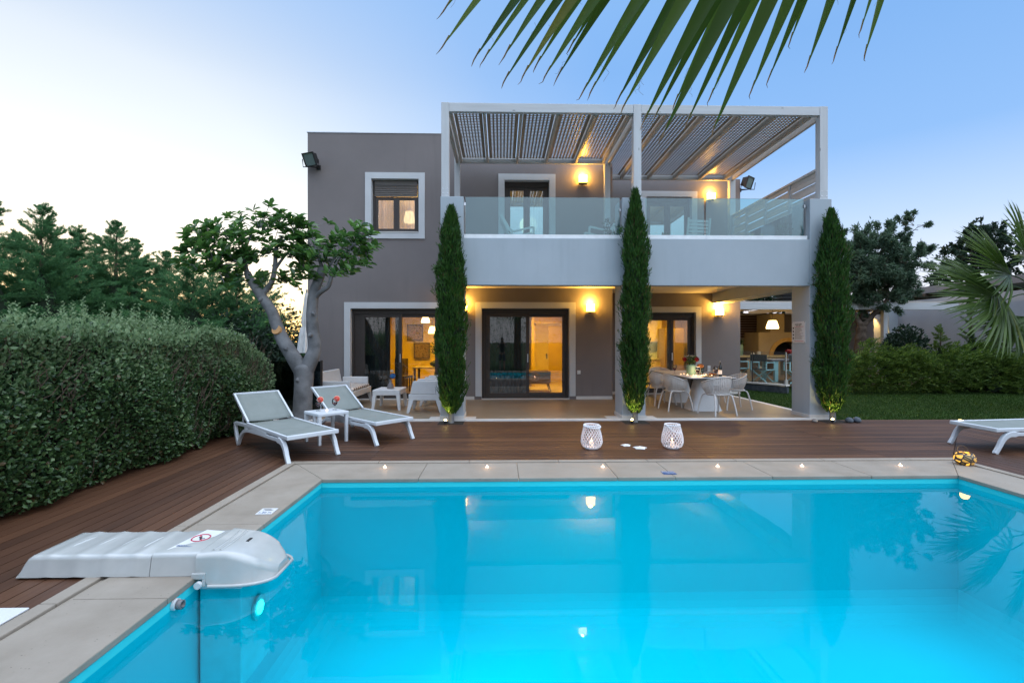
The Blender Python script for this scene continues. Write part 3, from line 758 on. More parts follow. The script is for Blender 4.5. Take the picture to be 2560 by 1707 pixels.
# kitchen behind the right door
t = thing('kitchen_unit','yellow-lit kitchen counter with wall cupboards and white splashback behind the right sliding door','kitchen unit',(5.2,17.2,.04))
g = MB(); g.box(-1.2,.55,-.3,.35,.08,.86); g.build('base_cabinet',M['door_leaf'],t,bevel=.004)
g = MB(); g.box(-1.22,.57,-.33,.37,.86,.90); g.build('worktop',M['marble'],t,bevel=.004)
g = MB(); g.box(-1.2,.55,.0,.36,1.50,2.5); g.build('wall_cabinet',M['door_leaf'],t,bevel=.004)
M['tiles_w'] = plain('splashback', (.72,.78,.66), .25); g = MB(); g.box(-1.2,.55,.365,.38,.90,1.50); g.build('splashback',M['tiles_w'],t)
g = MB(); g.tube([(-.2,.1,.9),(-.2,.1,1.15),(-.2,.0,1.25),(-.2,-.12,1.2)],.012,8); g.build('tap',M['steel'],t)
point((4.9,17.15,1.50),4,(.95,1,.7),.05)
g = MB(); g.box(5.62,6.3,16.5,17.3,.04,2.0); g.box(5.62,5.64,16.47,16.5,.06,1.98)
tag(g.build('refrigerator',M['mustard'],bevel=.01),'tall fridge standing at the right of the kitchen','refrigerator')
for x,c_,h,lab in ((4.75,(.05,.35,.5),.22,'blue bottle on the kitchen worktop'),(5.0,(.6,.15,.05),.28,'orange bottle on the kitchen worktop')):
    g = MB(); g.lathe([(.035,0),(.04,.02),(.04,h*.6),(.015,h*.75),(.015,h)],(x,17.0,.942),12); tag(g.build('bottle',plain('bottle_'+str(x),c_,.3)),lab,'bottle')

# ------------------------------------------------------------------ things on the walls
def wall_lamp(x,y,z,label,e=14):
    t = thing('wall_lamp',label,'wall lamp',(x,y,z),0,'wall lamps along the villa')
    g = MB(); g.box(-.04,.04,-.035,0,-.10,.10); g.build('bracket',M['iron'],t)
    g = MB(); g.prism([(-.095,-.035),(.095,-.035),(.105,-.15),(-.105,-.15)],-.085,.105,'z'); g.build('lamp_shade',M['lampw'],t,bevel=.004)
    g = MB(); g.prism([(-.105,-.03),(.105,-.03),(.112,-.158),(-.112,-.158)],-.115,-.087,'z'); g.build('bottom_cap',M['iron'],t)
    point((0,-.10,.16),e,(1,.52,.09),.04,parent=t)
wall_lamp(2.14,YW,5.78,'lit box-shaped wall lamp beside the upper middle balcony door')
wall_lamp(6.05,YR,5.72,'lit box-shaped wall lamp beside the upper right balcony door')
wall_lamp(2.34,YW,2.42,'lit box-shaped wall lamp right of the middle sliding door under the balcony',26)
wall_lamp(6.30,YR,2.40,'lit box-shaped wall lamp over the dining table',60)
wall_lamp(-.98,YW,2.42,'lit box-shaped wall lamp hidden behind the left pillar and cypress',24)

M['flood_glass'] = plain('floodlight_glass', (.18,.23,.23), .08, 0, .8)
def floodlight(loc, rx, rz, label, arm):
    t = thing('floodlight',label,'floodlight',loc,0,'floodlights on the villa corners')
    Mx = Matrix.Rotation(rz,4,'Z') @ Matrix.Rotation(rx,4,'X')
    g = MB().at(Mx); g.hexa([(-.16,-.02,-.15),(.16,-.02,-.15),(.11,.16,-.11),(-.11,.16,-.11)],[(-.16,-.02,.15),(.16,-.02,.15),(.11,.16,.11),(-.11,.16,.11)]); 
    g.build('housing',M['iron'],t,bevel=.01)
    g = MB().at(Mx); rect_frame(g,-.18,.18,-.17,.17,-.05,-.018,.025); g.build('rim',M['iron'],t)
    g = MB().at(Mx); g.box(-.156,.156,-.034,-.028,-.146,.146); g.build('lens',M['flood_glass'],t)
    g = MB(); g.tube([(-.2,0,0),(-.2,.05,-.18),(.2,.05,-.18),(.2,0,0)],.012,6); g.tube([(0,.05,-.18),arm],.015,6); g.box(arm[0]-.05,arm[0]+.05,arm[1]-.03,arm[1],arm[2]-.05,arm[2]+.05); g.build('bracket',M['iron'],t)
floodlight((-4.86,YW-.26,6.19), R(28), R(-22), 'black floodlight tilted down at the top left corner of the villa', (.12,.26,-.12))
floodlight((7.14,YR-.10,6.13), R(20), R(38), 'black floodlight on the right side wall of the villa beside the slatted screen', (-.16,.22,-.16))
def socket(x,y,z,n,label):
    t = thing('wall_socket',label,'socket',(x,y,z),0)
    for k in range(n):
        g = MB(); g.box(-.045,.045,-.014,-.0005,-.05-.11*k,.05-.11*k); p = g.build('plate',M['white_plastic'],t,bevel=.006)
        g = MB(); g.box(-.03,.03,-.018,-.014,-.034-.11*k,.034-.11*k); g.build('cover',M['white_plastic'],p,bevel=.004)
socket(2.05,YW,.74,1,'single white wall socket right of the middle sliding door')
socket(6.03,YR,.80,2,'two white wall sockets, one above the other, behind the dining table')

# ------------------------------------------------------------------ pergola on the balcony
perg = thing('pergola','white painted timber pergola with perforated roof panels above the balcony','pergola',(2.7,YF+.08,4.375))
INP = Matrix.Translation((-2.7,-YF-.08,-4.375))
def pb(mb,name,mat,parent=None,**k):
    o = mb.build(name,mat,None,**k); o.parent = parent or perg; o.matrix_parent_inverse = Matrix() if parent else INP; return o
PY = YF+.05
posts = ((-1.17,-1.02,PY,PY+.15,4.376),(2.62,2.775,PY,PY+.15,4.376),(6.36,6.52,PY,PY+.15,4.376),(-1.17,-1.03,12.15,12.29,3.574),(2.62,2.76,12.15,12.29,3.351),(6.36,6.52,13.30,13.44,3.574))
for x0,x1,y0,y1,zb0 in posts:
    g = MB(); g.box(x0,x1,y0,y1,zb0,6.235); p = pb(g,'post',M['pergz'],bevel=.006)
    if y0 < 10:
        g = MB()
        for bx in (x0+.03,x1-.03):
            for bz in (4.45,4.54): g.tube([(bx,y0-.006,bz),(bx,y0+.01,bz)],.011,8)
        pb(g,'bolt',M['steel'],p)
g = MB(); g.box(-1.018,2.618,PY+.005,PY+.10,6.055,6.23); g.box(2.777,6.358,PY+.005,PY+.10,6.055,6.23); pb(g,'front_beam',M['pergx'],bevel=.006)
g = MB(); g.box(-1.028,2.618,12.17,12.26,6.04,6.19); pb(g,'back_beam',M['pergx'],bevel=.006)
g = MB(); g.box(2.80,6.358,13.33,13.42,6.04,6.19); pb(g,'back_beam',M['pergx'],bevel=.006)
raftL = [-1.0,-.337,.405,1.14,1.88,2.58]; raftR = [2.72,3.32,4.07,4.79,5.50,6.22]
for i,x in enumerate(raftL): g = MB(); g.box(x-.028,x+.028,PY+.10,12.17,6.03,6.20); pb(g,'rafter',M['pergy'],bevel=.004)
for i,x in enumerate(raftR): g = MB(); g.box(x-.028,x+.028,PY+.10,13.33,6.03,6.20); pb(g,'rafter',M['pergy'],bevel=.004)
g = MB(); g.box(6.40,6.46,PY+.15,13.30,6.02,6.225); pb(g,'side_beam',M['pergy'],bevel=.005)
g = MB(); g.box(-1.13,-1.07,PY+.15,12.15,6.02,6.225); pb(g,'side_beam',M['pergy'],bevel=.005)
M['lattice'] = plain('lattice_panel_beige', (.28,.205,.14), .36, 0, .6)
def lattice(x0,x1,y0,y1):
    g = MB(); z0,z1 = 6.145,6.154; n = 7; hw = .040
    e = .055; wv = (x1-x0-2*e)/n; bar = wv-hw
    g.box(x0,x0+e+bar/2,y0,y1,z0,z1); g.box(x1-e-bar/2,x1,y0,y1,z0,z1)
    for k in range(1,n): xx = x0+e+k*wv; g.box(xx-bar/2,xx+bar/2,y0,y1,z0,z1)
    rows = int((y1-y0)/.073); p = (y1-y0)/rows
    for k in range(rows+1):
        yy = y0+k*p; g.box(x0+.01,x1-.01,max(y0,yy-.018),min(y1,yy+.018),z0+.001,z1-.001)
    pb(g,'roof_panel',M['lattice'])
for r_,y1 in ((raftL,12.15),(raftR,13.31)):
    for a,b_ in zip(r_[:-1],r_[1:]): lattice(a+.045,b_-.045,PY+.13,y1)

# slatted privacy screen along the right side of the balcony
t = thing('slatted_screen','long white slatted privacy screen on the right side of the balcony','screen',(6.45,11.6,3.572))
g = MB(); g.box(-.05,.05,-1.95,1.75,1.445,1.49); g.build('top_rail',M['screen'],t,bevel=.004)
for k,yy in enumerate((-1.93,-.95,.05,.95,1.72)):
    g = MB(); g.box(-.035,.035,yy-.035,yy+.035,0,1.445); g.build('post',M['pergz'],t,bevel=.004)
g = MB(); 
for k in range(14):
    z = .01+k*.102; z1 = min(z+.094,1.44)
    ys_ = [-1.9,-.95,.05,.95,1.7]
    for j in range(4): o_ = .012*(1 if (j+k)%2 else -1); g.box(o_-.009,o_+.009,ys_[j]+.036,ys_[j+1]-.036,z+.006*((j*3+k*5)%3),z1)
g.build('slats',M['screen'],t)
# pool rules board on the right pillar
sg = thing('rules_sign','white pool rules sign with red lines on the inner face of the right pillar','sign',(6.12,9.80,1.74))
g = MB(); g.box(-.012,-.001,-.22,.22,-.22,.22); g.build('board',M['white_plastic'],sg,bevel=.002)
M['ink'] = plain('printed_black', (.03,.03,.035), .6); M['red'] = plain('printed_red', (.42,.02,.05), .6)
def text(body, size, mat, parent, loc, rot, name='lettering', ext=.0006, align='CENTER', sx=1):
    c = bpy.data.curves.new(name,'FONT'); c.body = body; c.size = size; c.extrude = ext; c.align_x = align; c.align_y = 'CENTER'
    ob = bpy.data.objects.new(name,c); COL.objects.link(ob)
    dg = bpy.context.evaluated_depsgraph_get(); me = bpy.data.meshes.new_from_object(ob.evaluated_get(dg))
    bpy.data.objects.remove(ob); me.name = name
    o = link(name, me, mat, parent); o.location = loc; o.rotation_euler = rot; o.scale = (sx,1,1); return o
RX = (R(90),0,R(-90))
text('pool rules', .055, M['ink'], sg, (-.0135,0,.165), RX); text('SAFETY FIRST', .026, M['ink'], sg, (-.0135,0,.133), RX)
g = MB(); g.box(-.0135,-.0121,-.17,.13,.108,.116); g.box(-.0135,-.0121,-.17,.13,-.190,-.180); g.build('red_rule',M['red'],sg)
g = MB(); rr = random.Random(3)
for k in range(15): g.box(-.0135,-.0121,.12-rr.uniform(.16,.29),.12,.09-k*.0165,.0945-k*.0165)
for k in range(4): g.box(-.0135,-.0121,.15,.19,.07-k*.07,.105-k*.07)
g.build('small_print',M['ink'],sg)
g = MB()
for y_ in (-.205,.205):
    for z_ in (-.205,.205): g.tube([(-.016,y_,z_),(-.012,y_,z_)],.007,8)
g.build('screw',M['iron'],sg)
# ------------------------------------------------------------------ sun loungers
def arc(pts, n=8):
    """smooth polyline through control points (Catmull-Rom)"""
    P_ = [Vector(p) for p in pts]; out = []
    for i in range(len(P_)-1):
        p0 = P_[max(i-1,0)]; p1 = P_[i]; p2 = P_[i+1]; p3 = P_[min(i+2,len(P_)-1)]
        for k in range(n):
            t = k/n; out.append(.5*((2*p1)+(-p0+p2)*t+(2*p0-5*p1+4*p2-p3)*t*t+(-p0+3*p1-3*p2+p3)*t*t*t))
    out.append(P_[-1]); return out
def ribbon(g, pts, w, h):
    """rectangular section swept along a curve in an xz plane (w across y, h in plane)"""
    pts = [Vector(p) for p in pts]; hh = h if isinstance(h,(list,tuple)) else [h]*len(pts)
    vs = []; fs = []; m = len(pts)
    for i,p in enumerate(pts):
        t = (pts[min(i+1,m-1)]-pts[max(i-1,0)]).normalized(); nrm = Vector((-t.z,0,t.x))
        for a,b in ((-1,-1),(1,-1),(1,1),(-1,1)):
            q = p+Vector((0,a*w/2,0))+nrm*b*hh[i]/2; vs.append(tuple(q))
    for i in range(m-1):
        for k in range(4): fs.append((i*4+k,i*4+(k+1)%4,(i+1)*4+(k+1)%4,(i+1)*4+k))
    fs += [(3,2,1,0), tuple((m-1)*4+k for k in range(4))]
    g.add(vs,fs)
M['lounge_white'] = plain('lounger_white_resin', (.56,.60,.64), .38, 0, .45, .03)
def lounger(label):
    t = thing('sun_lounger',label,'sun lounger',(0,0,0),0,'white sun loungers round the pool')
    hx,hz,ex,ez,bx,bz = .36,.355,1.68,.325,-.20,.745
    for s in (-1,1):
        y = s*.335; g = MB()
        ribbon(g, arc([(-.10,y,.335),(-.085,y,.22),(-.03,y,.09),(.03,y,.012)],6), .045, .055)
        p = g.build('leg',M['lounge_white'],t,bevel=.008)
        g = MB(); ribbon(g, arc([(.03,y,.03),(.12,y,.15),(.30,y,.25),(.65,y,.275),(1.15,y,.272),(1.45,y,.27)],6), .042, .05)
        ribbon(g, [(-.10,y,.322),(.30,y,.332),(.62,y,.322),(1.05,y,.296)], .04, .05)
        ribbon(g, [(.33,y,.33),(.335,y,.25)], .04, .09)
        g.build('side_rail',M['lounge_white'],t,bevel=.007)
        g = MB(); ribbon(g, arc([(1.40,y,.272),(1.52,y,.262),(1.60,y,.20),(1.66,y,.09),(1.715,y,.0)],6), .055, [.05,.06,.075,.08,.078,.076,.074,.072,.07,.068,.066,.064,.062,.06,.058,.056,.054,.052,.05,.05,.05,.05,.05,.05,.05])
        g.build('leg',M['lounge_white'],t,bevel=.01)
    g = MB()
    for s in (-1,1): g.bar((hx,s*.335,hz),(ex,s*.335,ez),.035,.05)
    g.bar((ex-.0,-.352,ez),(ex-.0,.352,ez),.05,.055); g.bar((hx+.03,-.33,hz-.01),(hx+.03,.33,hz-.01),.03,.03)
    g.bar((.95,-.33,.30),(.95,.33,.30),.03,.03)
    g.build('seat_frame',M['lounge_white'],t,bevel=.009)
    g = MB()
    def seat(u,v): return (hx+.02+(ex-hx-.04)*u, -.32+.64*v, hz+.012+(ez-hz)*u-.022*sin(pi*v)*sin(pi*min(1,u*1.2+.0)))
    g.grid(seat,14,8); g.build('seat',M['sling'],t,solid=.006)
    g = MB()
    for s in (-1,1): g.bar((hx-.01,s*.322,hz+.02),(bx,s*.322,bz),.03,.045)
    g.bar((bx,-.338,bz),(bx,.338,bz),.045,.032); 
    g.build('back_frame',M['lounge_white'],t,bevel=.007)
    g = MB()
    def bk(u,v): return (hx-.02+(bx-hx+.03)*u, -.308+.616*v, hz+.035+(bz-hz-.03)*u-.014*sin(pi*v))
    g.grid(bk,10,8); g.build('backrest',M['sling'],t,solid=.006)
    for s in (-1,1): g = MB(); g.bar((.02,s*.26,.60),(-.02,s*.26,.32),.02,.025); g.build('strut',M['lounge_white'],t)
    return t
l1 = lounger('white sun lounger with grey sling nearest the hedge, left of the small white table')
l1.location = (-3.705,7.574,0); l1.rotation_euler[2] = R(-42.9)
dup(l1, (-2.916,8.573,0), R(-40.6), 'white sun lounger with grey sling behind the small white table, in front of the tree')
dup(l1, (8.53,6.86,0), R(180), 'white sun lounger cut off by the right edge, on the deck by the lawn')
# small table with two drinks
t = thing('side_table','small square white side table with two drinks between two loungers','side table',(-2.71,7.57,0),R(46))
g = MB(); g.box(-.245,.245,-.245,.245,.425,.475); g.build('table_top',M['lounge_white'],t,bevel=.012)
for sx in (-1,1):
    for sy in (-1,1): g = MB(); g.hexa([(sx*.215-.021,sy*.215-.021,0),(sx*.215+.021,sy*.215-.021,0),(sx*.215+.021,sy*.215+.021,0),(sx*.215-.021,sy*.215+.021,0)],[(sx*.215-.026,sy*.215-.026,.426),(sx*.215+.026,sy*.215-.026,.426),(sx*.215+.026,sy*.215+.026,.426),(sx*.215-.026,sy*.215+.026,.426)]); g.build('leg',M['lounge_white'],t,bevel=.006)
m, nt = nodes('citrus_slice'); v = coords(nt)
gr = N(nt,'ShaderNodeTexGradient',_gradient_type='SPHERICAL'); nt.links.new(coords(nt,'Object',(21,21,21)),gr.inputs['Vector'])
M['citrus'] = finish(m, nt, ramp(nt, gr.outputs['Fac'], [(0,(.55,.22,.08)),(.06,(.75,.5,.35)),(.14,(.55,.05,.03)),(.8,(.60,.06,.04)),(1,(.8,.4,.3))]), .3)
def wineglass(name,label,loc,bowl=1.0,citrus=False,group=None,fill=True):
    t = thing(name,label,'glass',loc,0,group); b = bowl
    g = MB(); g.lathe([(.034*b,0),(.032*b,.003),(.006,.006),(.004,.015),(.004,.055*b),(.012*b,.062*b),(.034*b,.085*b),(.042*b,.115*b),(.041*b,.14*b),(.035*b,.168*b),(.034*b,.168*b)],n=18); g.build('bowl',M['clear'],t)
    if fill: g = MB(); g.lathe([(.001,.064*b),(.012*b,.066*b),(.033*b,.087*b),(.0405*b,.112*b),(.001,.113*b)],n=18); g.build('drink',M['wine'],t)
    if citrus:
        g = MB(); Mx = Matrix.Rotation(R(90),4,'X'); g.lathe([(.001,-.004),(.046,-.004),(.048,0),(.046,.004),(.001,.004)],n=22)
        o = g.build('citrus_slice',M['citrus'],t); o.rotation_euler = (R(82),0,R(12)); o.location = (.034,0,.172)
    return t
wineglass('cocktail_glass','red drink with a citrus slice at the back left of the small pool table',(-2.84,7.58,.4755),1.02,True,'cocktails on the small white table')
wineglass('cocktail_glass','red drink with a citrus slice, right of the candle on the small pool table',(-2.625,7.70,.4755),1.02,True,'cocktails on the small white table')
def tealight(loc,label,group,s=1.,lit=True):
    t = thing('tealight',label,'candle',loc,0,group)
    g = MB(); g.lathe([(.020*s,0),(.021*s,.014*s),(.019*s,.014*s),(.018*s,.011*s),(.001,.011*s)],n=16); g.build('cup',M['wax'],t)
    g = MB(); g.lathe([(.001,.012*s),(.005*s,.017*s),(.004*s,.024*s),(.001,.034*s)],n=8); g.build('flame',M['candle'],t)
    return t
tealight((-2.70,7.56,.4755),'lit tealight between the two drinks on the small pool table','candles')
where = ['at the far left end of the row on the pool edge','second from the left, in line with the left cypress','on the pool edge below the left white lantern','right of the blue depth plate on the pool edge','second from the right in the row on the pool edge','last of the row, nearest the round mosaic lantern']
for (x,y),wl in zip([(-1.41,5.91),(-.17,5.89),(1.24,5.87),(2.65,5.86),(3.69,5.85),(4.92,5.85)],where):
    tealight((x,y,.0125),'lit tealight '+wl,'tealights along the pool edge',1.15)
    point((x,y,.075),.16,(1,.58,.28),.012,name='flame_light')

# ------------------------------------------------------------------ white resin lounge set by the living room
def tapered_legs(t,x0,x1,y0,y1,z1,mat,w0=.05,w1=.10,splay=.03):
    for x,sx in ((x0,-1),(x1,1)):
        for y,sy in ((y0,-1),(y1,1)):
            ax,bx_ = (x,x+w1) if sx < 0 else (x-w1,x); ay,by = (y,y+w1) if sy < 0 else (y-w1,y)
            fx = x+sx*splay; fy = y+sy*splay
            cx0,cx1 = (fx,fx+w0) if sx < 0 else (fx-w0,fx); cy0,cy1 = (fy,fy+w0) if sy < 0 else (fy-w0,fy)
            g = MB(); g.hexa([(cx0,cy0,0),(cx1,cy0,0),(cx1,cy1,0),(cx0,cy1,0)],[(ax,ay,z1),(bx_,ay,z1),(bx_,by,z1),(ax,by,z1)])
            g.build('leg',mat,t,bevel=.008)
WP = M['white_plastic']
t = thing('coffee_table','white low resin coffee table with a flower vase in front of the living room door','coffee table',(-2.53,11.08,.031))
g = MB(); g.box(-.30,.30,-.38,.38,.33,.45); g.build('table_top',WP,t,bevel=.014); tapered_legs(t,-.30,.30,-.38,.38,.335,WP,.055,.085,.02)
t = thing('outdoor_sofa','white two-seat resin sofa with a brown striped cushion beside the tree','sofa',(-3.68,11.55,.031))
g = MB(); g.box(-.40,.40,-.75,.75,.26,.40); g.build('seat',WP,t,bevel=.012); tapered_legs(t,-.40,.40,-.75,.75,.265,WP,.05,.09,.03)
g = MB(); g.hexa([(-.40,-.75,.401),(-.31,-.75,.401),(-.31,.75,.401),(-.40,.75,.401)],[(-.46,-.73,.83),(-.39,-.73,.83),(-.39,.73,.83),(-.46,.73,.83)]); g.build('backrest',WP,t,bevel=.012)
for s in (-1,1): g = MB(); y0,y1 = sorted((s*.75,s*.69)); g.box(-.30,.33,y0,y1,.401,.635); g.build('armrest',WP,t,bevel=.012)
m, nt = nodes('striped_cushion'); v = coords(nt,'Object'); sp = nt.nodes.new('ShaderNodeSeparateXYZ'); nt.links.new(v,sp.inputs[0])
st = math_(nt,'GREATER_THAN',math_(nt,'FRACT',math_(nt,'MULTIPLY',sp.outputs['Y'],6.5)),.5)
M['stripe'] = finish(m, nt, mixc(nt, st, (.17,.11,.08), (.66,.60,.54)), .9)
g = MB(); g.box(-.30,.385,-.68,.68,.404,.475); tag(g.build('cushion',M['stripe'],bevel=.03,seg=3),'brown and cream striped seat cushion lying on the white sofa','cushion'); bpy.data.objects['cushion'].location = (-3.68,11.55,.031)
def armchair(label,loc,rz=0):
    t = thing('resin_armchair',label,'armchair',loc,rz,'white resin armchairs')
    g = MB(); g.box(-.36,.30,-.33,.33,.27,.40); g.build('seat',WP,t,bevel=.012); tapered_legs(t,-.36,.32,-.33,.33,.275,WP,.05,.11,.035)
    g = MB(); g.hexa([(.22,-.33,.401),(.30,-.33,.401),(.30,.33,.401),(.22,.33,.401)],[(.29,-.32,.88),(.36,-.32,.88),(.36,.32,.88),(.29,.32,.88)]); g.build('backrest',WP,t,bevel=.012)
    for s in (-1,1): g = MB(); y0,y1 = sorted((s*.33,s*.27)); g.hexa([(-.33,y0,.401),(.21,y0,.401),(.21,y1,.401),(-.33,y1,.401)],[(-.27,y0,.68),(.24,y0,.68),(.24,y1,.68),(-.27,y1,.68)]); g.build('armrest',WP,t,bevel=.012)
    return t
armchair('nearest white resin armchair, behind the left cypress and facing the coffee table',(-1.60,10.62,.031))
armchair('further white resin armchair half hidden behind the left cypress',(-1.52,11.75,.031))
def blob(g, c, r, n=40, sq=1., jitter=.25, petal=.02):
    for _ in range(n):
        d = Vector((random.gauss(0,1),random.gauss(0,1),random.gauss(0,1))).normalized(); p = Vector(c)+Vector((d.x,d.y,d.z*sq))*r*random.uniform(.75,1)
        u = d.orthogonal().normalized()*petal; w_ = d.cross(u).normalized()*petal
        k = d*petal*.4
        g.add([tuple(p+u),tuple(p+w_+k),tuple(p-u),tuple(p-w_+k)],[(0,1,2,3)])
M['blue_petal'] = foliage('blue_petals',(.03,.14,.40),(.08,.32,.70),.2); M['white_petal'] = foliage('white_petals',(.6,.6,.55),(.8,.8,.75),.2)
M['red_petal'] = foliage('red_petals',(.20,.004,.010),(.42,.012,.022),.15); M['orange_petal'] = foliage('orange_petals',(.45,.12,.03),(.7,.36,.12),.2)
M['stem'] = foliage('green_stems',(.02,.06,.015),(.06,.13,.03),.2)
t = thing('flower_vase','small grey bottle vase with a blue hydrangea and a white flower on the coffee table','vase',(-2.50,11.0,.482))
M['grey_ceramic'] = plain('grey_ceramic',(.16,.15,.155),.5)
g = MB(); g.lathe([(.07,0),(.078,.02),(.06,.09),(.032,.14),(.024,.19),(.028,.20)],n=18); g.build('vase',M['grey_ceramic'],t)
g = MB(); blob(g,(.05,0,.285),.062,130,1,.2,.016); blob(g,(.05,0,.285),.045,60,1,.2,.02); g.build('hydrangea',M['blue_petal'],t)
g = MB(); blob(g,(.03,0,.40),.035,50,.6,.2,.018); g.build('white_flower',M['white_petal'],t)
g = MB(); g.tube([(0,0,.18),(.02,0,.3),(.03,0,.38)],.004,6); g.tube([(0,0,.18),(.04,0,.25)],.004,6); g.build('stem',M['stem'],t)
# closed parasol behind the tree
t = thing('closed_parasol','closed white parasol standing behind the smooth-barked tree','parasol',(-4.62,11.6,.031))
g = MB(); g.tube([(0,0,.05),(0,0,2.75)],.022,10); g.build('pole',M['alu_light'],t)
g = MB()
def para(u,v):
    a = u*2*pi; r_ = (.035+.15*(1-v)**1.1)*(1+.22*sin(a*8)) if v < .97 else .03; 
    if .40 < v < .46: r_ *= .72
    return (r_*cos(a), r_*sin(a), 1.25+1.42*v)
g.grid(para,64,20); M['canvas_white'] = plain('white_canvas',(.74,.74,.73),.85); g.build('canopy',M['canvas_white'],t)
g = MB(); g.box(-.25,.25,-.25,.25,0,.06); g.build('base',M['grey_ceramic'],t,bevel=.01)
# dark glass fence at the end of the hedge
t = thing('glass_fence','dark glass fence panel with slim posts between the hedge and the tree','fence',(-5.0,10.6,0))
g = MB(); g.box(-1.2,1.1,-.006,.006,.03,1.12); g.build('glass_panel',M['darkglass'],t)
for x in (-1.2,0,1.1): g = MB(); g.box(x-.02,x+.02,-.02,.02,0,1.14); g.build('post',M['alu_dark'],t)

# ------------------------------------------------------------------ dining table under the balcony
t = thing('outdoor_dining_table','long white outdoor dining table on two flared pedestals under the balcony','table',(4.53,11.55,.031))
g = MB(); g.box(-.50,.50,-1.32,1.36,.725,.745); g.build('table_top',WP,t,bevel=.006)
g = MB(); g.box(-.49,.49,-1.31,1.35,.712,.7245); g.build('table_edge',M['iron'],t)
for y in (-.78,.72):
    g = MB()
    def ped(u,v,y=y):
        a = u*2*pi; k = v; e = .5
        wx = .36-.20*k**.8; wy = .34-.16*k**.8
        cx_ = abs(cos(a))**e*(1 if cos(a) > 0 else -1); sy_ = abs(sin(a))**e*(1 if sin(a) > 0 else -1)
        return (wx*cx_, y+wy*sy_, .712*v)
    g.grid(ped,32,8); g.build('pedestal',WP,t)
M['chair_white'] = plain('chair_white_resin',(.58,.56,.54),.45,0,.4,.04)
def tub_chair(label):
    t = thing('slatted_chair',label,'chair',(0,0,0),0,'white slatted tub chairs round the outdoor table')
    MT = M['chair_white']
    for sx,sy in ((-1,-1),(1,-1),(1,1),(-1,1)):
        g = MB(); g.tube(arc([(sx*.17,sy*.14,.425),(sx*.205,sy*.20,.39),(sx*.235,sy*.25,.2),(sx*.26,sy*.285,0)],4),[.013]*4+[.0165]*9,8); g.build('leg',MT,t)
    # facing +y; back rim towards -y
    A = R(118)
    def rim(a):  # a from -A..A measured from -y
        k = cos(a*.75); z = .655+.135*max(0,cos(a*.76))**1.4
        return Vector((.285*sin(a)*(1.02), -.27*cos(a)+.02, z))
    def foot(a): return Vector((.205*sin(a), -.185*cos(a)+.01, .43))
    g = MB(); n = 40; g.tube([rim(-A+2*A*i/n) for i in range(n+1)],.0155,8); g.build('rim',MT,t)
    g = MB(); ns = 31
    for i in range(ns):
        a = -A*.97+2*A*.97*i/(ns-1); hw = A*.97/(ns-1)*.62; rows = []
        for v in np.linspace(0,1,6):
            ql,qr = [foot(b_).lerp(rim(b_),v)+Vector((sin(b_),-cos(b_),0))*.035*sin(pi*v)*(1 if v < 1 else 0) for b_ in (a-hw,a+hw)]
            rows.append((ql,qr))
        for r0_,r1_ in zip(rows[:-1],rows[1:]):
            outw = Vector((sin(a),-cos(a),0))*.010
            q = [r0_[0],r0_[1],r1_[1],r1_[0]]
            vs = [tuple(p) for p in q]+[tuple(p-outw) for p in q]
            g.add(vs,[(0,1,2,3),(7,6,5,4),(0,4,5,1),(2,6,7,3),(1,5,6,2),(3,7,4,0)])
    o = g.build('backrest',MT,t); o['kind'] = 'thing'
    g = MB(); g.lathe([(.001,.405),(.20,.405),(.225,.425),(.225,.44),(.20,.436),(.001,.43)],n=28); g.build('seat',MT,t)
    return t
c1 = tub_chair('white slatted tub chair at the near end of the outdoor table, back to the pool')
c1.location = (4.50,9.98,.031); c1.rotation_euler[2] = R(14)
for loc,rz,lab in (((5.28,10.85,.031),R(90),'white slatted tub chair on the right side of the outdoor table, nearer the pool'),
                   ((5.28,12.15,.031),R(92),'white slatted tub chair on the right side of the outdoor table, nearer the wall'),
                   ((3.88,10.68,.031),R(-84),'white slatted tub chair on the left side of the outdoor table, nearer the pool'),
                   ((3.84,11.62,.031),R(-78),'white slatted tub chair beside the middle cypress, left of the outdoor table'),
                   ((4.40,13.28,.031),R(180),'white slatted tub chair at the far end of the outdoor table, against the kitchen door')):
    dup(c1, loc, rz, lab)
TZ = .031+.7455
t = thing('rose_vase','mint green ceramic vase with red roses on the outdoor table','vase',(4.42,11.15,TZ))
M['mint'] = plain('mint_ceramic',(.17,.30,.22),.35)
g = MB(); g.lathe([(.10,0),(.108,.01),(.108,.20),(.10,.225),(.075,.235),(.075,.245)],n=24); g.build('vase',M['mint'],t)
g = MB(); blob(g,(.11,-.03,.36),.055,70,1,.2,.028); blob(g,(-.15,.0,.36),.045,50,1,.2,.026); g.build('rose',M['red_petal'],t)
n = 260; P = np.stack([RNG.normal(0,.06,n),RNG.normal(0,.05,n),RNG.uniform(.25,.42,n)],1); leaves('rose_leaves',P,RNG.normal(size=(n,3))+[0,0,.6],.05,.02,M['stem'],t)
n = 120; P = np.stack([RNG.normal(-.0,.07,n),RNG.normal(0,.05,n),RNG.uniform(.36,.46,n)],1); leaves('filler_flower',P,RNG.normal(size=(n,3)),.02,.014,M['white_petal'],t)
t = thing('flower_glass','low glass with peach flowers right of the mint vase','vase',(4.62,11.1,TZ))
g = MB(); g.lathe([(.06,0),(.062,.01),(.062,.15),(.059,.15)],n=18); g.build('vase',M['clear'],t)
g = MB(); blob(g,(0,0,.21),.065,110,.7,.2,.024); g.build('flower',M['orange_petal'],t)
n = 90; P = np.stack([RNG.normal(0,.025,n),RNG.normal(0,.025,n),RNG.uniform(.02,.17,n)],1); leaves('flower_leaves',P,RNG.normal(size=(n,3)),.05,.02,M['stem'],t)
t = thing('wine_bottle','dark wine bottle with a pale label near the front of the outdoor table','bottle',(4.86,10.62,TZ))
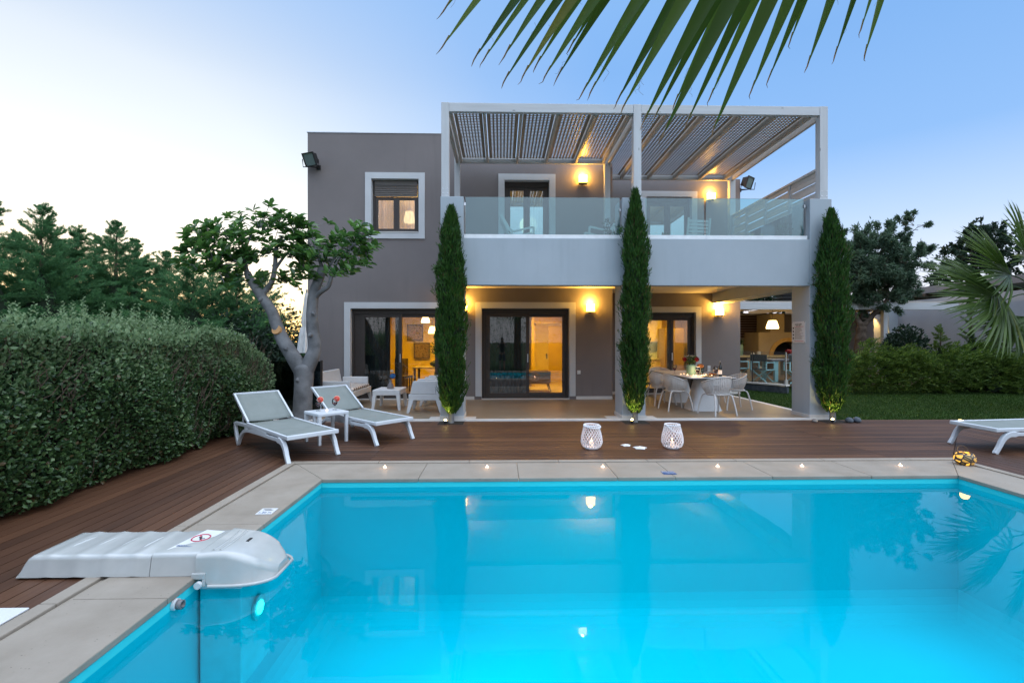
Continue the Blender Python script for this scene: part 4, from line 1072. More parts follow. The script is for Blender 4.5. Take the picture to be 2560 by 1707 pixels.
M['bottle_glass'] = plain('dark_bottle_glass',(.008,.012,.010),.08,0,.7)
g = MB(); g.lathe([(.034,0),(.037,.008),(.037,.19),(.030,.225),(.015,.25),(.0135,.30),(.016,.302),(.016,.315)],n=20); g.build('body',M['bottle_glass'],t)
g = MB(); g.lathe([(.0375,.05),(.0375,.14)],n=20,caps=False); g.build('paper_label',M['wax'],t)
g = MB(); g.lathe([(.010,.315),(.011,.345)],n=10); g.build('cork',M['room_floor'],t)
for (x,y),lab in (((4.16,11.5),'red wine glass at the back left of the outdoor table'),((4.36,10.62),'red wine glass in front of the mint vase'),((4.74,10.58),'red wine glass just left of the wine bottle'),((4.78,11.4),'red wine glass behind the peach flowers'),((4.95,11.0),'wine glass just behind the wine bottle')):
    wineglass('wine_glass',lab,(x,y,TZ),1.25,False,'wine glasses on the outdoor table')
for k,(x,y) in enumerate([(4.20,11.2),(4.25,10.95),(4.28,11.0),(4.33,10.78),(4.30,11.28),(4.41,10.85),(4.52,10.80),(4.60,10.88),(4.55,10.72),(4.68,10.95),(4.47,10.66),(4.75,10.8)]):
    tealight((x,y,TZ),'tiny lit candle among those scattered round the mint vase on the outdoor table','scattered candles on the outdoor table',.8)
point((4.45,10.85,TZ+.10),4.0,(1,.6,.3),.15,name='flame_light')
for (x,y),lab in (((4.50,10.42),'flat blue-grey plate at the near end of the outdoor table'),((4.84,10.95),'shallow tray of snacks behind the wine bottle')):
    t = thing('plate',lab,'plate',(x,y,TZ))
    g = MB(); g.lathe([(.001,.004),(.09,.004),(.145,.016),(.15,.018),(.145,.020),(.09,.009),(.001,.009)],n=28); g.build('dish',M['grey_ceramic'],t)
    if 'snacks' in lab: g = MB(); blob(g,(0,0,.02),.09,60,.25,.2,.022); g.build('snack',M['orange_petal'],t)

# ------------------------------------------------------------------ lanterns, starfish and plates on the deck
M['rattan'] = plain('white_rattan',(.74,.75,.78),.6)
def lantern(label,loc,rz,tilt):
    t = thing('rattan_lantern',label,'lantern',loc,rz,'white woven lanterns on the deck')
    def prof(v):  # radius along height
        pts = [(0,.09),(.06,.128),(.25,.152),(.5,.145),(.75,.125),(1,.105)]
        for (a,ra),(b,rb) in zip(pts[:-1],pts[1:]):
            if v <= b: k = (v-a)/(b-a); return ra+(rb-ra)*k
        return .105
    g = MB(); H = .33; ns = 20
    for s in (-1,1):
        for k in range(ns):
            a0 = 2*pi*k/ns; pts = []
            for i in range(17):
                v = i/16; a = a0+s*v*1.55; r_ = prof(v)+.003*s; pts.append((r_*cos(a),r_*sin(a),.012+H*v))
            g.tube(pts,.0044,5,caps=False)
    g.build('weave',M['rattan'],t)
    g = MB()
    for z,r_,q in ((.342,.106,.011),(.012,.095,.010)): g.tube([(r_*cos(a),r_*sin(a),z) for a in np.linspace(0,2*pi,33)],q,6,caps=False)
    g.build('rim',M['rattan'],t)
    g = MB(); g.lathe([(.001,.006),(.092,.006),(.092,.014),(.001,.014)],n=20); g.build('base',M['rattan'],t)
    g = MB(); Mx = Matrix.Translation((0,0,.335)) @ Matrix.Rotation(tilt,4,'X'); g.at(Mx)
    g.tube([(.118*cos(a),.0,.155*sin(a)) for a in np.linspace(-.15,pi+.15,25)],.009,6); g.build('handle',M['rattan'],t)
    g = MB(); g.lathe([(.03,.015),(.03,.10),(.001,.10)],n=14); g.build('candle',M['wax'],t)
    g = MB(); g.lathe([(.001,.102),(.009,.115),(.007,.13),(.001,.15)],n=8); g.build('flame',M['candle'],t)
    point((0,0,.17),.35,(1,.55,.35),.02,name='flame_light',parent=t); return t
lantern('white woven lantern with its handle lowered over the rim, left of the starfish',(1.31,6.98,.001),R(20),R(97))
lantern('white woven lantern with its handle hanging down its side, right of the starfish',(2.49,6.98,.001),R(35),R(128))
M['star'] = mottled('white_starfish',(.60,.59,.56),(.74,.73,.70),30,.8,220,.5,.003)
def starfish(label,loc,r,rz):
    g = MB(); n = 10; ring_ = []
    for k in range(n):
        a = 2*pi*k/n+rz; q = r*(1 if k%2 == 0 else .34)*random.uniform(.93,1.05); ring_.append((q*cos(a),q*sin(a),.004))
    mid_ = [(x*.55,y*.55,.020 if k%2 == 0 else .016) for k,(x,y,z) in enumerate(ring_)]
    base_ = [(x,y,0) for x,y,z in ring_]
    vs = base_+ring_+mid_+[(0,0,.028)]; fs = [tuple(range(n-1,-1,-1))]
    for k in range(n):
        k2 = (k+1)%n; fs += [(k,k2,n+k2,n+k),(n+k,n+k2,2*n+k2,2*n+k),(2*n+k,2*n+k2,3*n)]
    g.add(vs,fs,True); o = g.build('starfish',M['star'],subsurf=1); o.location = loc; tag(o,label,'starfish','white starfish on the deck')
starfish('smaller white starfish, behind and left of the larger one on the deck',(1.86,7.16,.001),.115,.3)
starfish('larger white starfish on the deck between the two woven lanterns',(2.02,6.99,.001),.155,.1)
# mosaic lantern
m, nt = nodes('mosaic_glass'); vo = N(nt,'ShaderNodeTexVoronoi',_feature='DISTANCE_TO_EDGE',Scale=17.0); nt.links.new(coords(nt),vo.inputs['Vector'])
edge = ramp(nt,vo.outputs['Distance'],[(.10,(0,0,0)),(.16,(1,1,1))])
vc = N(nt,'ShaderNodeTexVoronoi',Scale=17.0); nt.links.new(coords(nt),vc.inputs['Vector'])
lit = ramp(nt,vc.outputs['Color'],[(.35,(.0,.0,.0)),(.65,(1,1,1))])
M['mosaic'] = finish(m, nt, mixc(nt,edge,(.05,.04,.035),(.35,.22,.06)), .3, emis=((1,.50,.06),math_(nt,'MULTIPLY',math_(nt,'MULTIPLY',edge,lit),.8)))
t = thing('mosaic_lantern','round amber mosaic glass lantern glowing on the right corner of the pool edge','lantern',(5.80,5.92,.0125))
g = MB(); g.lathe([(.06,0),(.09,.02),(.110,.06),(.108,.095),(.085,.135),(.068,.15),(.060,.148),(.075,.12)],n=28,caps=False); g.lathe([(.001,.001),(.06,.001)],n=20); g.build('globe',M['mosaic'],t)
g = MB(); g.tube([(.068*cos(a),.068*sin(a),.150) for a in np.linspace(0,2*pi,25)],.005,6,caps=False); g.tube([(.075*cos(a),.055*sin(a)*.5+.02,.145+.085*sin(a)) for a in np.linspace(0,pi,15)],.003,5); g.build('wire_handle',M['iron'],t)
point((5.80,5.92,.20),.9,(1,.55,.12),.05,name='flame_light')
# depth plates on the coping
M['plate_blue'] = plain('blue_enamel',(.015,.075,.22),.35)
t = thing('depth_sign','blue pool depth plate with white lettering on the far pool edge','sign',(1.96,5.615,.0125))
g = MB(); g.box(-.075,.075,-.06,.06,0,.006); g.build('plate',M['plate_blue'],t,bevel=.001)
text('POOL',.055,WP,t,(0,.022,.0075),(0,0,0)); text('1.50 m',.035,WP,t,(0,-.03,.0075),(0,0,0))
t = thing('warning_plate','small white warning plate with dark print on the left pool edge','sign',(-2.115,4.42,.0125),R(2))
g = MB(); g.box(-.07,.07,-.075,.075,0,.007); g.build('plate',WP,t,bevel=.001)
text('1.20 m',.042,M['plate_blue'],t,(0,-.042,.0085),(0,0,0)); g = MB(); g.box(-.04,.04,.008,.012,.0072,.0085); g.box(-.03,.045,.025,.033,.0072,.0085); g.box(-.05,.02,.045,.051,.0072,.0085); g.build('print',M['ink'],t)

# ------------------------------------------------------------------ pool filter unit
t = thing('pool_filter_unit','glossy white pool filter unit hooked over the left pool edge','pool filter',(0,0,0))
m, nt = nodes('glossy_gelcoat'); v = coords(nt)
M['gel'] = finish(m, nt, ramp(nt, noise(nt,v,6,4), [(.3,(.38,.395,.385)),(.7,(.44,.45,.44))]), .16, spec=.55, coat=.35)
def loft(g, secs, closed_ends=True):
    n = len(secs[0]); vs = [q for s in secs for q in s]; fs = []
    for i in range(len(secs)-1):
        for k in range(n-1): fs.append((i*n+k,(i+1)*n+k,(i+1)*n+k+1,i*n+k+1))
    g.add(vs,fs,True)
    g.add(secs[0],[tuple(range(n))]); g.add(secs[-1],[tuple(range(n-1,-1,-1))])
def sec(x,y0,y1,zb,zt,r,n=7,slope=.02):
    """open cross-section from the front bottom over the top to the back bottom"""
    pts = [(x,y0,zb)]
    for k in range(n+1):
        a = pi-(pi/2)*k/n; pts.append((x,y0+slope+r+r*cos(a),zt-r+r*sin(a)))
    for k in range(n+1):
        a = pi/2-(pi/2)*k/n; pts.append((x,y1-slope-r+r*cos(a),zt-r+r*sin(a)))
    pts.append((x,y1,zb)); return pts
FY0,FY1 = 3.215,3.675
g = MB(); secs = []
for k in range(33):
    u = k/32; x = -3.155+.852*u; e = min(1,u/.10); zt_ = .04+.105*sin(e*pi/2)
    w_ = 0
    if u > .12:
        ph = ((u-.12)*4.6)%1; w_ = .010*math.exp(-((ph-.5)/.16)**2) if u < .95 else 0
    s_ = sec(x,FY0,FY1,.014,zt_,.03); q = []
    for j,(a,b,c_) in enumerate(s_):
        edge_ = 1 if (b < FY0+.06 or b > FY1-.06) else 0
        q.append((a,b+(-w_*.6 if b < FY0+.05 else w_*.6 if b > FY1-.05 else 0),c_+w_*edge_*.6))
    secs.append(q)
loft(g,secs); p = g.build('rear_cover',M['gel'],t)
for k in range(4):
    x = -2.93+.165*k; g = MB()
    def rib(u,v,x=x): 
        a = (v-.5)*2; hgt = .007*(1-a*a)*(1-abs(2*u-1)**3); return (x+.012*a+.06*(u-.5)*.4, 3.36+.20*(u), .1455+hgt)
    g.grid(rib,10,6); g.build('rib',M['gel'],p)
g = MB(); loft(g,[sec(-2.298+.30*k/8,FY0,FY1,.014,.150+.006*k/8,.03) for k in range(9)]); p2 = g.build('middle_cover',M['gel'],t)
# nose over the water
g = MB(); secs = []
for k in range(25):
    u = k/24; x = -1.993+.455*u
    plan = sqrt(max(0,1-max(0,(u-.35)/.66)**2.4)); hw = (FY1-FY0)/2*(.35+.65*plan)+.012*(1 if u < .8 else 0)
    zt_ = .158-.15*max(0,(u-.22)/.78)**2.2; yc = (FY0+FY1)/2
    zb_n = -.045
    if u < .16: zb_n = .0
    secs.append(sec(x,yc-hw,yc+hw,zb_n,max(zt_,zb_n+.03),min(.05,.03+.03*u),7,.03*min(1,u*3)))
loft(g,secs); nose = g.build('front_hood',M['gel'],t)
g = MB()
for xx in (-1.93,-1.885): 
    def band(u,v,xx=xx): return (xx+.02*v+.012*sin(u*pi), FY0+.06+(FY1-FY0-.12)*u, .1585+.004*sin(v*pi))
    g.grid(band,12,4)
g.build('groove',M['gel'],nose)
g = MB(); g.box(-1.80,-1.775,3.44,3.50,.142,.149); g.build('vent_slot',M['iron'],nose)
g = MB(); 
lip = []
for k in range(25):
    u = k/24; plan = sqrt(max(0,1-max(0,(u-.35)/.66)**2.4)); hw = (FY1-FY0)/2*(.35+.65*plan)+.018; lip.append((-1.99+.462*u,hw))
yc = (FY0+FY1)/2
pts = [(x,yc-h,-.045) for x,h in lip if x > -1.93]+[(x,yc+h,-.045) for x,h in reversed(lip) if x > -1.93]
g.tube(pts,.012,6); g.build('lip',M['gel'],nose)
g = MB(); g.box(-2.02,-1.93,FY0-.022,FY0-.002,.0,.04); g.box(-1.95,-1.93,FY0-.022,FY0-.002,-.05,.0); g.build('side_bracket',M['gel'],t,bevel=.006)
g = MB(); g.tube([(-1.965,FY0-.02,-.03),(-1.965,FY0-.045,-.03)],.022,16); g.build('bracket_screw',WP,t,bevel=.003)
g = MB(); g.box(-1.995,-1.72,3.245,3.645,-.75,-.046); g.build('skimmer_box',plain('skimmer_white',(.60,.70,.72),.35),t,bevel=.01)
g = MB(); g.tube([(-1.718,3.45,-.32),(-1.70,3.45,-.32)],.085,24); lampb = g.build('lamp_bezel',WP,t)
g = MB(); g.tube([(-1.6995,3.45,-.32),(-1.694,3.45,-.32)],.045,20); g.build('lamp_lens',emitter('pool_lamp_lens',(.95,1,.92),7),lampb)
spot((-1.66,3.45,-.32),(1.5,3.35,-.95),110,118,(.85,1,.98),.06,1.0,'pool_lamp_light')
# sticker: no swimming under the cover
st_ = MB(); st_.box(-.17,.17,-.075,.075,0,.0012)
sk = st_.build('sticker',WP,p2); sk.location = (-2.14,3.455,.1525); sk.rotation_euler = (0,R(-.9),R(78))
g = MB(); g.tube([(.035+.058*cos(a),.0+.058*sin(a),.0018) for a in np.linspace(0,2*pi,33)],.0045,5,caps=False); g.bar((-.005,-.040,.0022),(.075,.040,.0022),.007,.002); o = g.build('red_ring',M['red'],sk)
g = MB(); g.lathe([(.001,.0022),(.012,.0022),(.001,.0026)],(.05,.016,0),12); g.bar((.045,.01,.0024),(.02,-.01,.0024),.016,.002); g.bar((.02,-.01,.0024),(.03,-.035,.0024),.010,.002); g.bar((.02,-.01,.0024),(.002,-.022,.0024),.008,.002); g.build('swimmer_mark',M['ink'],sk)
text('DO NOT JUMP',.030,M['plate_blue'],sk,(-.10,0,.0022),(0,0,R(90)),sx=.62)
# return nozzle in the pool wall, access hatch in the deck
t = thing('return_nozzle','white return nozzle in the left pool wall beside the filter unit','nozzle',(-2.0,3.02,-.066))
g = MB(); g.tube([(-.01,0,0),(.012,0,0)],.036,20); g.build('flange',WP,t); g = MB(); g.lathe([(.022,.0),(.028,.0),(.028,.035),(.020,.035),(.020,.0)],n=18,caps=False); o = g.build('eyeball',M['grey_ceramic'],t); o.rotation_euler = (0,R(90),0); o.location = (.008,0,0)
t = thing('deck_hatch','white plastic access hatch in the deck at the bottom left','hatch',(-2.95,2.70,.001))
g = MB(); g.box(-.22,.225,-.2,.16,0,.014); g.build('frame',WP,t,bevel=.005); g = MB(); g.lathe([(.001,.016),(.12,.016),(.13,.014)],n=30); g.build('lid',WP,t)
# garden uplights
def uplight(x,y,label,to,e=9):
    t = thing('garden_uplight',label,'uplight',(x,y,0),0,'small uplights under the cypresses')
    g = MB(); g.tube([(0,0,.02),(0,0,.07)],.030,12); g.tube([(0,0,0),(0,0,.03)],.012,8); g.build('can',M['iron'],t)
    g = MB(); g.lathe([(.001,.0),(.020,.0),(.024,.010),(.014,.022),(.001,.026)],(0,-.0,.0705),14); g.build('lens',emitter('uplight_lens_'+str(round(x*10)),(1,.72,.22),28),t)
    spot((0,0,.115),(to[0]-x,to[1]-y,to[2]),e,120,(1,.72,.2),.02,.9,'uplight_beam',t)
uplight(-1.04,9.08,'small lit uplight at the foot of the left cypress',(-.95,9.25,1.2))
uplight(2.47,9.06,'small lit uplight at the foot of the middle cypress',(2.58,9.25,1.2))
uplight(6.30,9.05,'small lit uplight at the foot of the right cypress, among stones',(6.44,9.25,1.2))
M['stone_dark'] = mottled('dark_rock',(.035,.045,.06),(.09,.11,.13),9,.5); M['stone_mix'] = mottled('garden_rock',(.16,.13,.11),(.3,.27,.24),9,.8)
def rock(x,y,r,label,mat):
    g = MB(); rr = [random.uniform(.8,1.15) for _ in range(8)]
    g.lathe([(.001,0),(r*.85,.0),(r,r*.35),(r*.8,r*.85),(r*.4,r*1.1),(.001,r*1.15)],(0,0,0),9)
    g.v = [(a*random.uniform(.88,1.12),b*random.uniform(.88,1.12),c_) for a,b,c_ in g.v]
    o = g.build('rock',M[mat],subsurf=1); o.location = (x,y,.003); tag(o,label,'rock','rocks round the right cypress')
rock(6.66,9.10,.085,'dark glossy rock just right of the right cypress','stone_dark'); rock(6.82,9.12,.09,'rightmost dark blue rock beside the right cypress','stone_dark'); rock(6.02,9.15,.06,'small brown rock left of the right cypress','stone_mix')
M['soil'] = mottled('planting_soil',(.012,.009,.006),(.03,.022,.015),20,1)
g = MB()
for x in (-.95,2.58,6.44): g.box(x-.24,x+.24,9.05,9.419,-.02,.0025)
struct(g.build('soil',M['soil']))
t = thing('recessed_deck_light','small flush deck light glowing at the lawn edge on the right','deck light',(9.05,9.30,.001))
g = MB(); g.lathe([(.001,.002),(.06,.002),(.07,0)],n=20); g.build('rim',M['steel'],t); g = MB(); g.lathe([(.001,.006),(.05,.004)],n=20); g.build('lens',emitter('deck_light',(1,.72,.28),14),t)

# ------------------------------------------------------------------ balcony furniture
BZ = 3.351
M['sage'] = plain('pale_sage_resin',(.50,.53,.50),.5)
def relax_chair(label,loc,rz):
    t = thing('balcony_lounge_chair',label,'lounge chair',loc,rz,'low lounge chairs on the balcony'); MT = M['sage']
    for s in (-1,1):
        y = s*.29; g = MB(); ribbon(g,[(-.36,y,1.0),(-.20,y,.70),(-.10,y,.62)],.035,[.06,.085,.07]); ribbon(g,[(-.12,y,.625),(.36,y,.735)],.045,.04); g.build('armrest',MT,t,bevel=.006)
        g = MB(); ribbon(g,[(.36,y,.735),(.39,y,.35),(.40,y,0)],.04,.045); g.build('leg',MT,t,bevel=.006); g = MB(); ribbon(g,[(-.10,y,.63),(-.22,y,.3),(-.30,y,0)],.04,.045); g.build('leg',MT,t,bevel=.006)
    g = MB(); g.hexa([(-.12,-.27,.36),(.40,-.27,.40),(.40,.27,.40),(-.12,.27,.36)],[(-.12,-.27,.39),(.40,-.27,.43),(.40,.27,.43),(-.12,.27,.39)]); g.build('seat',MT,t)
    g = MB(); g.hexa([(-.12,-.27,.38),(-.08,-.27,.38),(-.08,.27,.38),(-.12,.27,.38)],[(-.38,-.27,.98),(-.35,-.27,.98),(-.35,.27,.98),(-.38,.27,.98)]); g.build('backrest',MT,t); return t
relax_chair('pale green low lounge chair on the balcony in front of the middle balcony door',(.36,11.0,BZ),0)
relax_chair('pale green low lounge chair half hidden behind the middle balcony pier',(2.32,10.95,BZ),R(180))
t = thing('slat_back_chair','pale slat-backed chair on the right balcony, back to the glass','chair',(4.55,11.5,BZ),R(8)); MT = M['sage']
g = MB()
for k in range(7): g.box(-.25,.25,-.29-.02*k*.6,-.265-.02*k*.6,.50+.078*k,.555+.078*k)
for s in (-1,1): g.hexa([(s*.27-.02,-.30,.42),(s*.27+.02,-.30,.42),(s*.27+.02,-.26,.42),(s*.27-.02,-.26,.42)],[(s*.27-.02,-.40,1.06),(s*.27+.02,-.40,1.06),(s*.27+.02,-.36,1.06),(s*.27-.02,-.36,1.06)])
g.build('backrest',MT,t); g = MB(); g.box(-.27,.27,-.26,.27,.42,.45); g.build('seat',MT,t)
for sx in (-.24,.24):
    for sy in (-.23,.23): g = MB(); g.box(sx-.02,sx+.02,sy-.02,sy+.02,0,.42); g.build('leg',MT,t)
t = thing('balcony_table','pale low table with a small plant on the right balcony','table',(4.05,12.1,BZ))
g = MB(); g.box(-.32,.32,-.25,.25,.70,.76); g.build('table_top',MT,t)
for sx in (-.29,.29):
    for sy in (-.22,.22): g = MB(); g.box(sx-.02,sx+.02,sy-.02,sy+.02,0,.70); g.build('leg',MT,t)
def pot_plant(label,loc,r,h,n,sp,lh):
    t = thing('potted_plant',label,'plant',loc)
    g = MB(); g.lathe([(r*.8,0),(r,h),(r*.9,h),(r*.85,h*.9),(.001,h*.9)],n=18); g.build('pot',M['grey_ceramic'],t)
    P = np.stack([RNG.normal(0,sp,n),RNG.normal(0,sp,n),h*.9+RNG.random(n)*lh],1); leaves('plant_leaves',P,RNG.normal(size=(n,3))*.6+[0,0,.8],.09,.03,M['stem'],t); return t
pot_plant('small succulent on the pale balcony table',(4.12,12.05,BZ+.761),.05,.06,60,.04,.07)
pot_plant('grey pot with a spiky plant against the middle balcony pier',(2.22,9.98,BZ+.001),.10,.38,90,.05,.35)
pot_plant('grey pot with a plant by the right balcony pier',(5.92,10.02,BZ+.001),.11,.36,120,.06,.30)

# ------------------------------------------------------------------ outdoor kitchen beyond the terrace
kz = .20
g = MB(); poly = [(7.05,17.0),(8.45,14.55),(8.78,14.78),(9.4,16.6),(16,16.6),(16,21),(7.05,21)]
g.prism(poly,-.05,kz); struct(g.build('kitchen_platform',M['tile']))
t = thing('platform_curb','white stone curb along the diagonal edge of the outdoor kitchen platform','curb',(0,0,0))
g = MB(); d = Vector((8.45-7.05,14.55-17.0,0)).normalized(); nn = Vector((d.y,-d.x,0))
a_,b_ = Vector((7.05,17.0,kz+.03)),Vector((8.6,14.3,kz+.03)); g.bar(a_,b_,.20,.055); g.build('curb_stone',M['marble'],t,bevel=.01)
g = MB(); g.bar(Vector((7.03,16.97,.08))-nn*.0,Vector((8.58,14.27,.08)),.10,.2); g.build('dark_base',M['stone_dark'],t)
t = thing('kitchen_glass_fence','frameless glass fence with slim posts on the diagonal curb of the outdoor kitchen','fence',(0,0,0))
for u0,u1 in ((.02,.30),(.33,.62),(.65,.97)):
    p0,p1 = a_.lerp(b_,u0)+Vector((0,0,.03)),a_.lerp(b_,u1)+Vector((0,0,.03)); g = MB(); q = nn*.005
    g.hexa([tuple(p0-q),tuple(p1-q),tuple(p1+q),tuple(p0+q)],[tuple(p+Vector((0,0,.98))) for p in (p0-q,p1-q,p1+q,p0+q)]); g.build('glass_panel',M['clear'],t)
for u0 in (.31,.635,.98): p0 = a_.lerp(b_,u0)+Vector((0,0,.02)); g = MB(); g.box(p0.x-.014,p0.x+.014,p0.y-.014,p0.y+.014,p0.z,p0.z+.98); g.box(p0.x-.04,p0.x+.04,p0.y-.04,p0.y+.04,p0.z,p0.z+.14) if u0 > .9 else None; g.build('post',M['alu_dark'] if u0 < .9 else M['alu_light'],t)
t = thing('outdoor_kitchen','outdoor kitchen pavilion with domed oven, chimney and white timber roof beam','pavilion',(0,0,0))
M['oven_plaster'] = mottled('ochre_plaster',(.34,.26,.15),(.40,.31,.18),2,.9)
g = MB(); g.box(7.2,16,20.4,20.6,kz,2.75); g.build('back_wall',M['taupe'],t)
m = M['dark_shutter'] = wood_boards('dark_red_shutter','x',[(0,(.022,.009,.006)),(1,(.045,.018,.010))],.6)
g = MB()
for k in range(9): g.box(8.0,10.9,20.34,20.39,1.72+.105*k,1.80+.105*k)
g.build('wooden_shutter',m,t)
g = MB(); g.box(9.95,10.02,20.30,20.395,1.66,2.7); g.build('shutter_post',M['bark'],t)
g = MB(); g.box(7.2,16,16.55,16.67,2.66,2.90); g.build('front_beam',M['pergx'],t,bevel=.006)
for x in (7.5,9.0,10.6,12.2,13.8): g = MB(); g.box(x-.05,x+.05,16.67,20.4,2.68,2.84); g.build('rafter',M['pergy'],t)
g = MB(); g.box(7.2,16,16.6,20.6,2.905,2.95); g.build('roof',M['pergy'],t)
for x in (7.3,13.4): g = MB(); g.box(x-.07,x+.07,16.55,16.69,kz,2.66); g.build('post',M['pergz'],t)
# oven: block with an arch, chimney breast
g = MB(); A = [(11.02-.62+.0,.98)]
pts = [(10.55,.98),(10.55,2.0),(11.55,2.0),(13.3,2.0),(13.3,.98)]
arch = [(11.55+.78*cos(a),.98+.78*sin(a)*.92) for a in np.linspace(0,pi,17)]
outer = [(10.55,.98),(10.55,1.72),(13.3,1.72),(13.3,.98)]
poly = [(10.35,.98),(10.35,1.92),(13.3,1.92),(13.3,.98)]+[(x,z) for x,z in arch]
g.prism(poly,19.2,20.4,'y'); g.box(10.88,11.45,19.3,20.35,1.921,2.66); ov = g.build('oven_body',M['oven_plaster'],t)
g = MB(); inn = [(11.55+.78*cos(a),.98+.78*.92*sin(a)) for a in np.linspace(0,pi,17)]; i2 = [(11.55+.62*cos(a),.98+.62*.92*sin(a)) for a in np.linspace(pi,0,17)]
g.prism(inn+i2,19.16,19.35,'y'); g.build('brick_arch',mottled('yellow_brick',(.42,.24,.06),(.55,.33,.09),9,.8),ov)
g = MB(); g.prism(i2,19.9,19.95,'y'); g.build('oven_mouth',M['dark'],ov)
g = MB(); g.box(8.0,13.4,18.75,19.85,.93,1.0); g.build('counter',mottled('ochre_counter',(.50,.38,.18),(.58,.45,.22),4,.5),t,bevel=.008)
for x in (8.05,9.7,10.9,12.3): g = MB(); g.box(x,x+.12,18.85,19.8,kz,.93); g.build('counter_leg',M['oven_plaster'],t)
g = MB(); g.box(8.17,13.3,19.5,19.8,kz,.93); g.build('counter_back',M['oven_plaster'],t)
for x in (7.9,8.9,10.2,11.9): g = MB(); g.box(x,x+.3,18.95,19.4,.5,.56); g.build('shelf',M['door_leaf'],t)
g = MB(); 
for k in range(4): g.prism([(11.55,3.02+.14*k),(12.15,3.02+.14*k),(12.22,3.09+.14*k),(12.1,3.13+.14*k),(11.6,3.13+.14*k),(11.48,3.09+.14*k)],19.5,20.1,'y')
g.build('chimney',M['iron'],t)
pl = pendant(10.0,17.6,2.02,.30,.21,.13,2.9,'pend','basket-like pendant lamp glowing in the outdoor kitchen')
point((10.0,17.6,1.95),11,(1,.58,.12),.15); point((12.2,18.2,2.5),7,(1,.58,.12),.1); point((8.6,18.6,2.5),5,(1,.58,.12),.1)
M['turq'] = plain('pale_turquoise_paint',(.30,.52,.53),.45)
t = thing('kitchen_dining_table','dining table with pale turquoise legs in the outdoor kitchen','table',(9.75,16.35,kz))
g = MB(); g.box(-.75,1.6,-.45,.45,.70,.76); g.build('table_top',M['grey_ceramic'],t,bevel=.006)
for sx in (-.55,1.45):
    for sy in (-.36,.36): g = MB(); g.box(sx-.055,sx+.055,sy-.055,sy+.055,0,.70); g.build('leg',M['turq'],t,bevel=.006)
M['canvas_dark'] = plain('dark_canvas',(.035,.045,.04),.9)
def director(label,loc,rz):
    t = thing('director_chair',label,'chair',loc,rz,'director chairs in the outdoor kitchen'); MT = M['turq']
    for s in (-1,1):
        g = MB(); x = s*.27; g.box(x-.018,x+.018,-.22,.24,.64,.67); g.box(x-.018,x+.018,-.22,-.19,.42,.92); g.box(x-.018,x+.018,.21,.24,.42,.64); g.box(x-.018,x+.018,-.22,.24,.40,.43); g.build('side_frame',MT,t)
        y = .0+s*.19
        g = MB(); g.bar((-.26,y,.0),(.26,y,.41),.03,.035,(0,1,0)); g.bar((.26,y+.02,.0),(-.26,y+.02,.41),.03,.035,(0,1,0)); g.build('crossed_leg',MT,t)
    g = MB(); g.box(-.25,.25,-.19,.21,.425,.445); g.build('seat',M['canvas_dark'],t); g = MB(); g.box(-.29,.29,-.225,-.19,.70,.92); g.build('backrest',M['canvas_dark'],t); return t
d1 = director('director chair with a dark canvas back, nearest the glass fence of the outdoor kitchen',(8.72,15.95,kz),R(-62))
dup(d1,(8.35,16.9,kz),R(-70),'director chair further left, half hidden by the villa corner'); dup(d1,(9.55,15.45,kz),R(-8),'director chair turned side on in front of the turquoise table leg'); dup(d1,(10.35,15.75,kz),R(5),'director chair at the right, half hidden by the white pillar')
t = thing('flower_pot','red and orange flowers in a dark pot on the outdoor kitchen table','plant',(9.88,16.3,kz+.762))
g = MB(); g.lathe([(.08,0),(.11,.16),(.10,.16)],n=16); g.build('pot',M['grey_ceramic'],t); g = MB(); blob(g,(-.05,0,.25),.11,120,.6,.2,.03); g.build('red_flower',M['red_petal'],t); g = MB(); blob(g,(.08,0,.24),.10,90,.6,.2,.03); g.build('orange_flower',M['orange_petal'],t)
t = thing('tall_vase','tall green vase with dark leaves on the outdoor kitchen counter','vase',(9.55,19.1,1.0)); g = MB(); g.lathe([(.09,0),(.11,.1),(.11,.38),(.07,.44)],n=16); g.build('vase',M['mint'],t)
n = 120; P = np.stack([RNG.normal(0,.08,n),RNG.normal(0,.05,n),.42+RNG.random(n)*.2],1); leaves('vase_leaves',P,RNG.normal(size=(n,3)),.09,.04,M['stem'],t)
g = MB(); g.lathe([(.07,0),(.08,.02),(.09,.09),(.05,.15),(.03,.19)],(11.0,16.2,kz+.762),16); tag(g.build('blue_vase',plain('blue_glass',(.03,.25,.36),.15)),'small blue glass vase on the right of the outdoor kitchen table','vase')
g = MB(); g.box(10.02,10.17,16.02,16.14,kz+.762,kz+.92); tag(g.build('candle_box',M['pend']),'square glowing candle box on the outdoor kitchen table','candle')
for x,h,lab in ((10.05,.10,'low white jar on the outdoor kitchen counter'),(10.3,.16,'taller white jar on the outdoor kitchen counter'),(8.95,.18,'glass jar at the left of the outdoor kitchen counter')):
    g = MB(); g.lathe([(.06,0),(.075,h*.3),(.07,h*.8),(.05,h)],(x,19.1,1.001),14); tag(g.build('jar',WP),lab,'jar')
socket(9.4,20.39,1.55,1,'white socket on the outdoor kitchen back wall')
t = thing('switch_panel','yellow-lit switch panel on the outdoor kitchen back wall at the left','switch',(9.62,20.39,1.62)); g = MB(); g.box(-.5,-.3,-.02,0,-.12,.12); g.build('plate',M['door_leaf'],t,bevel=.004)
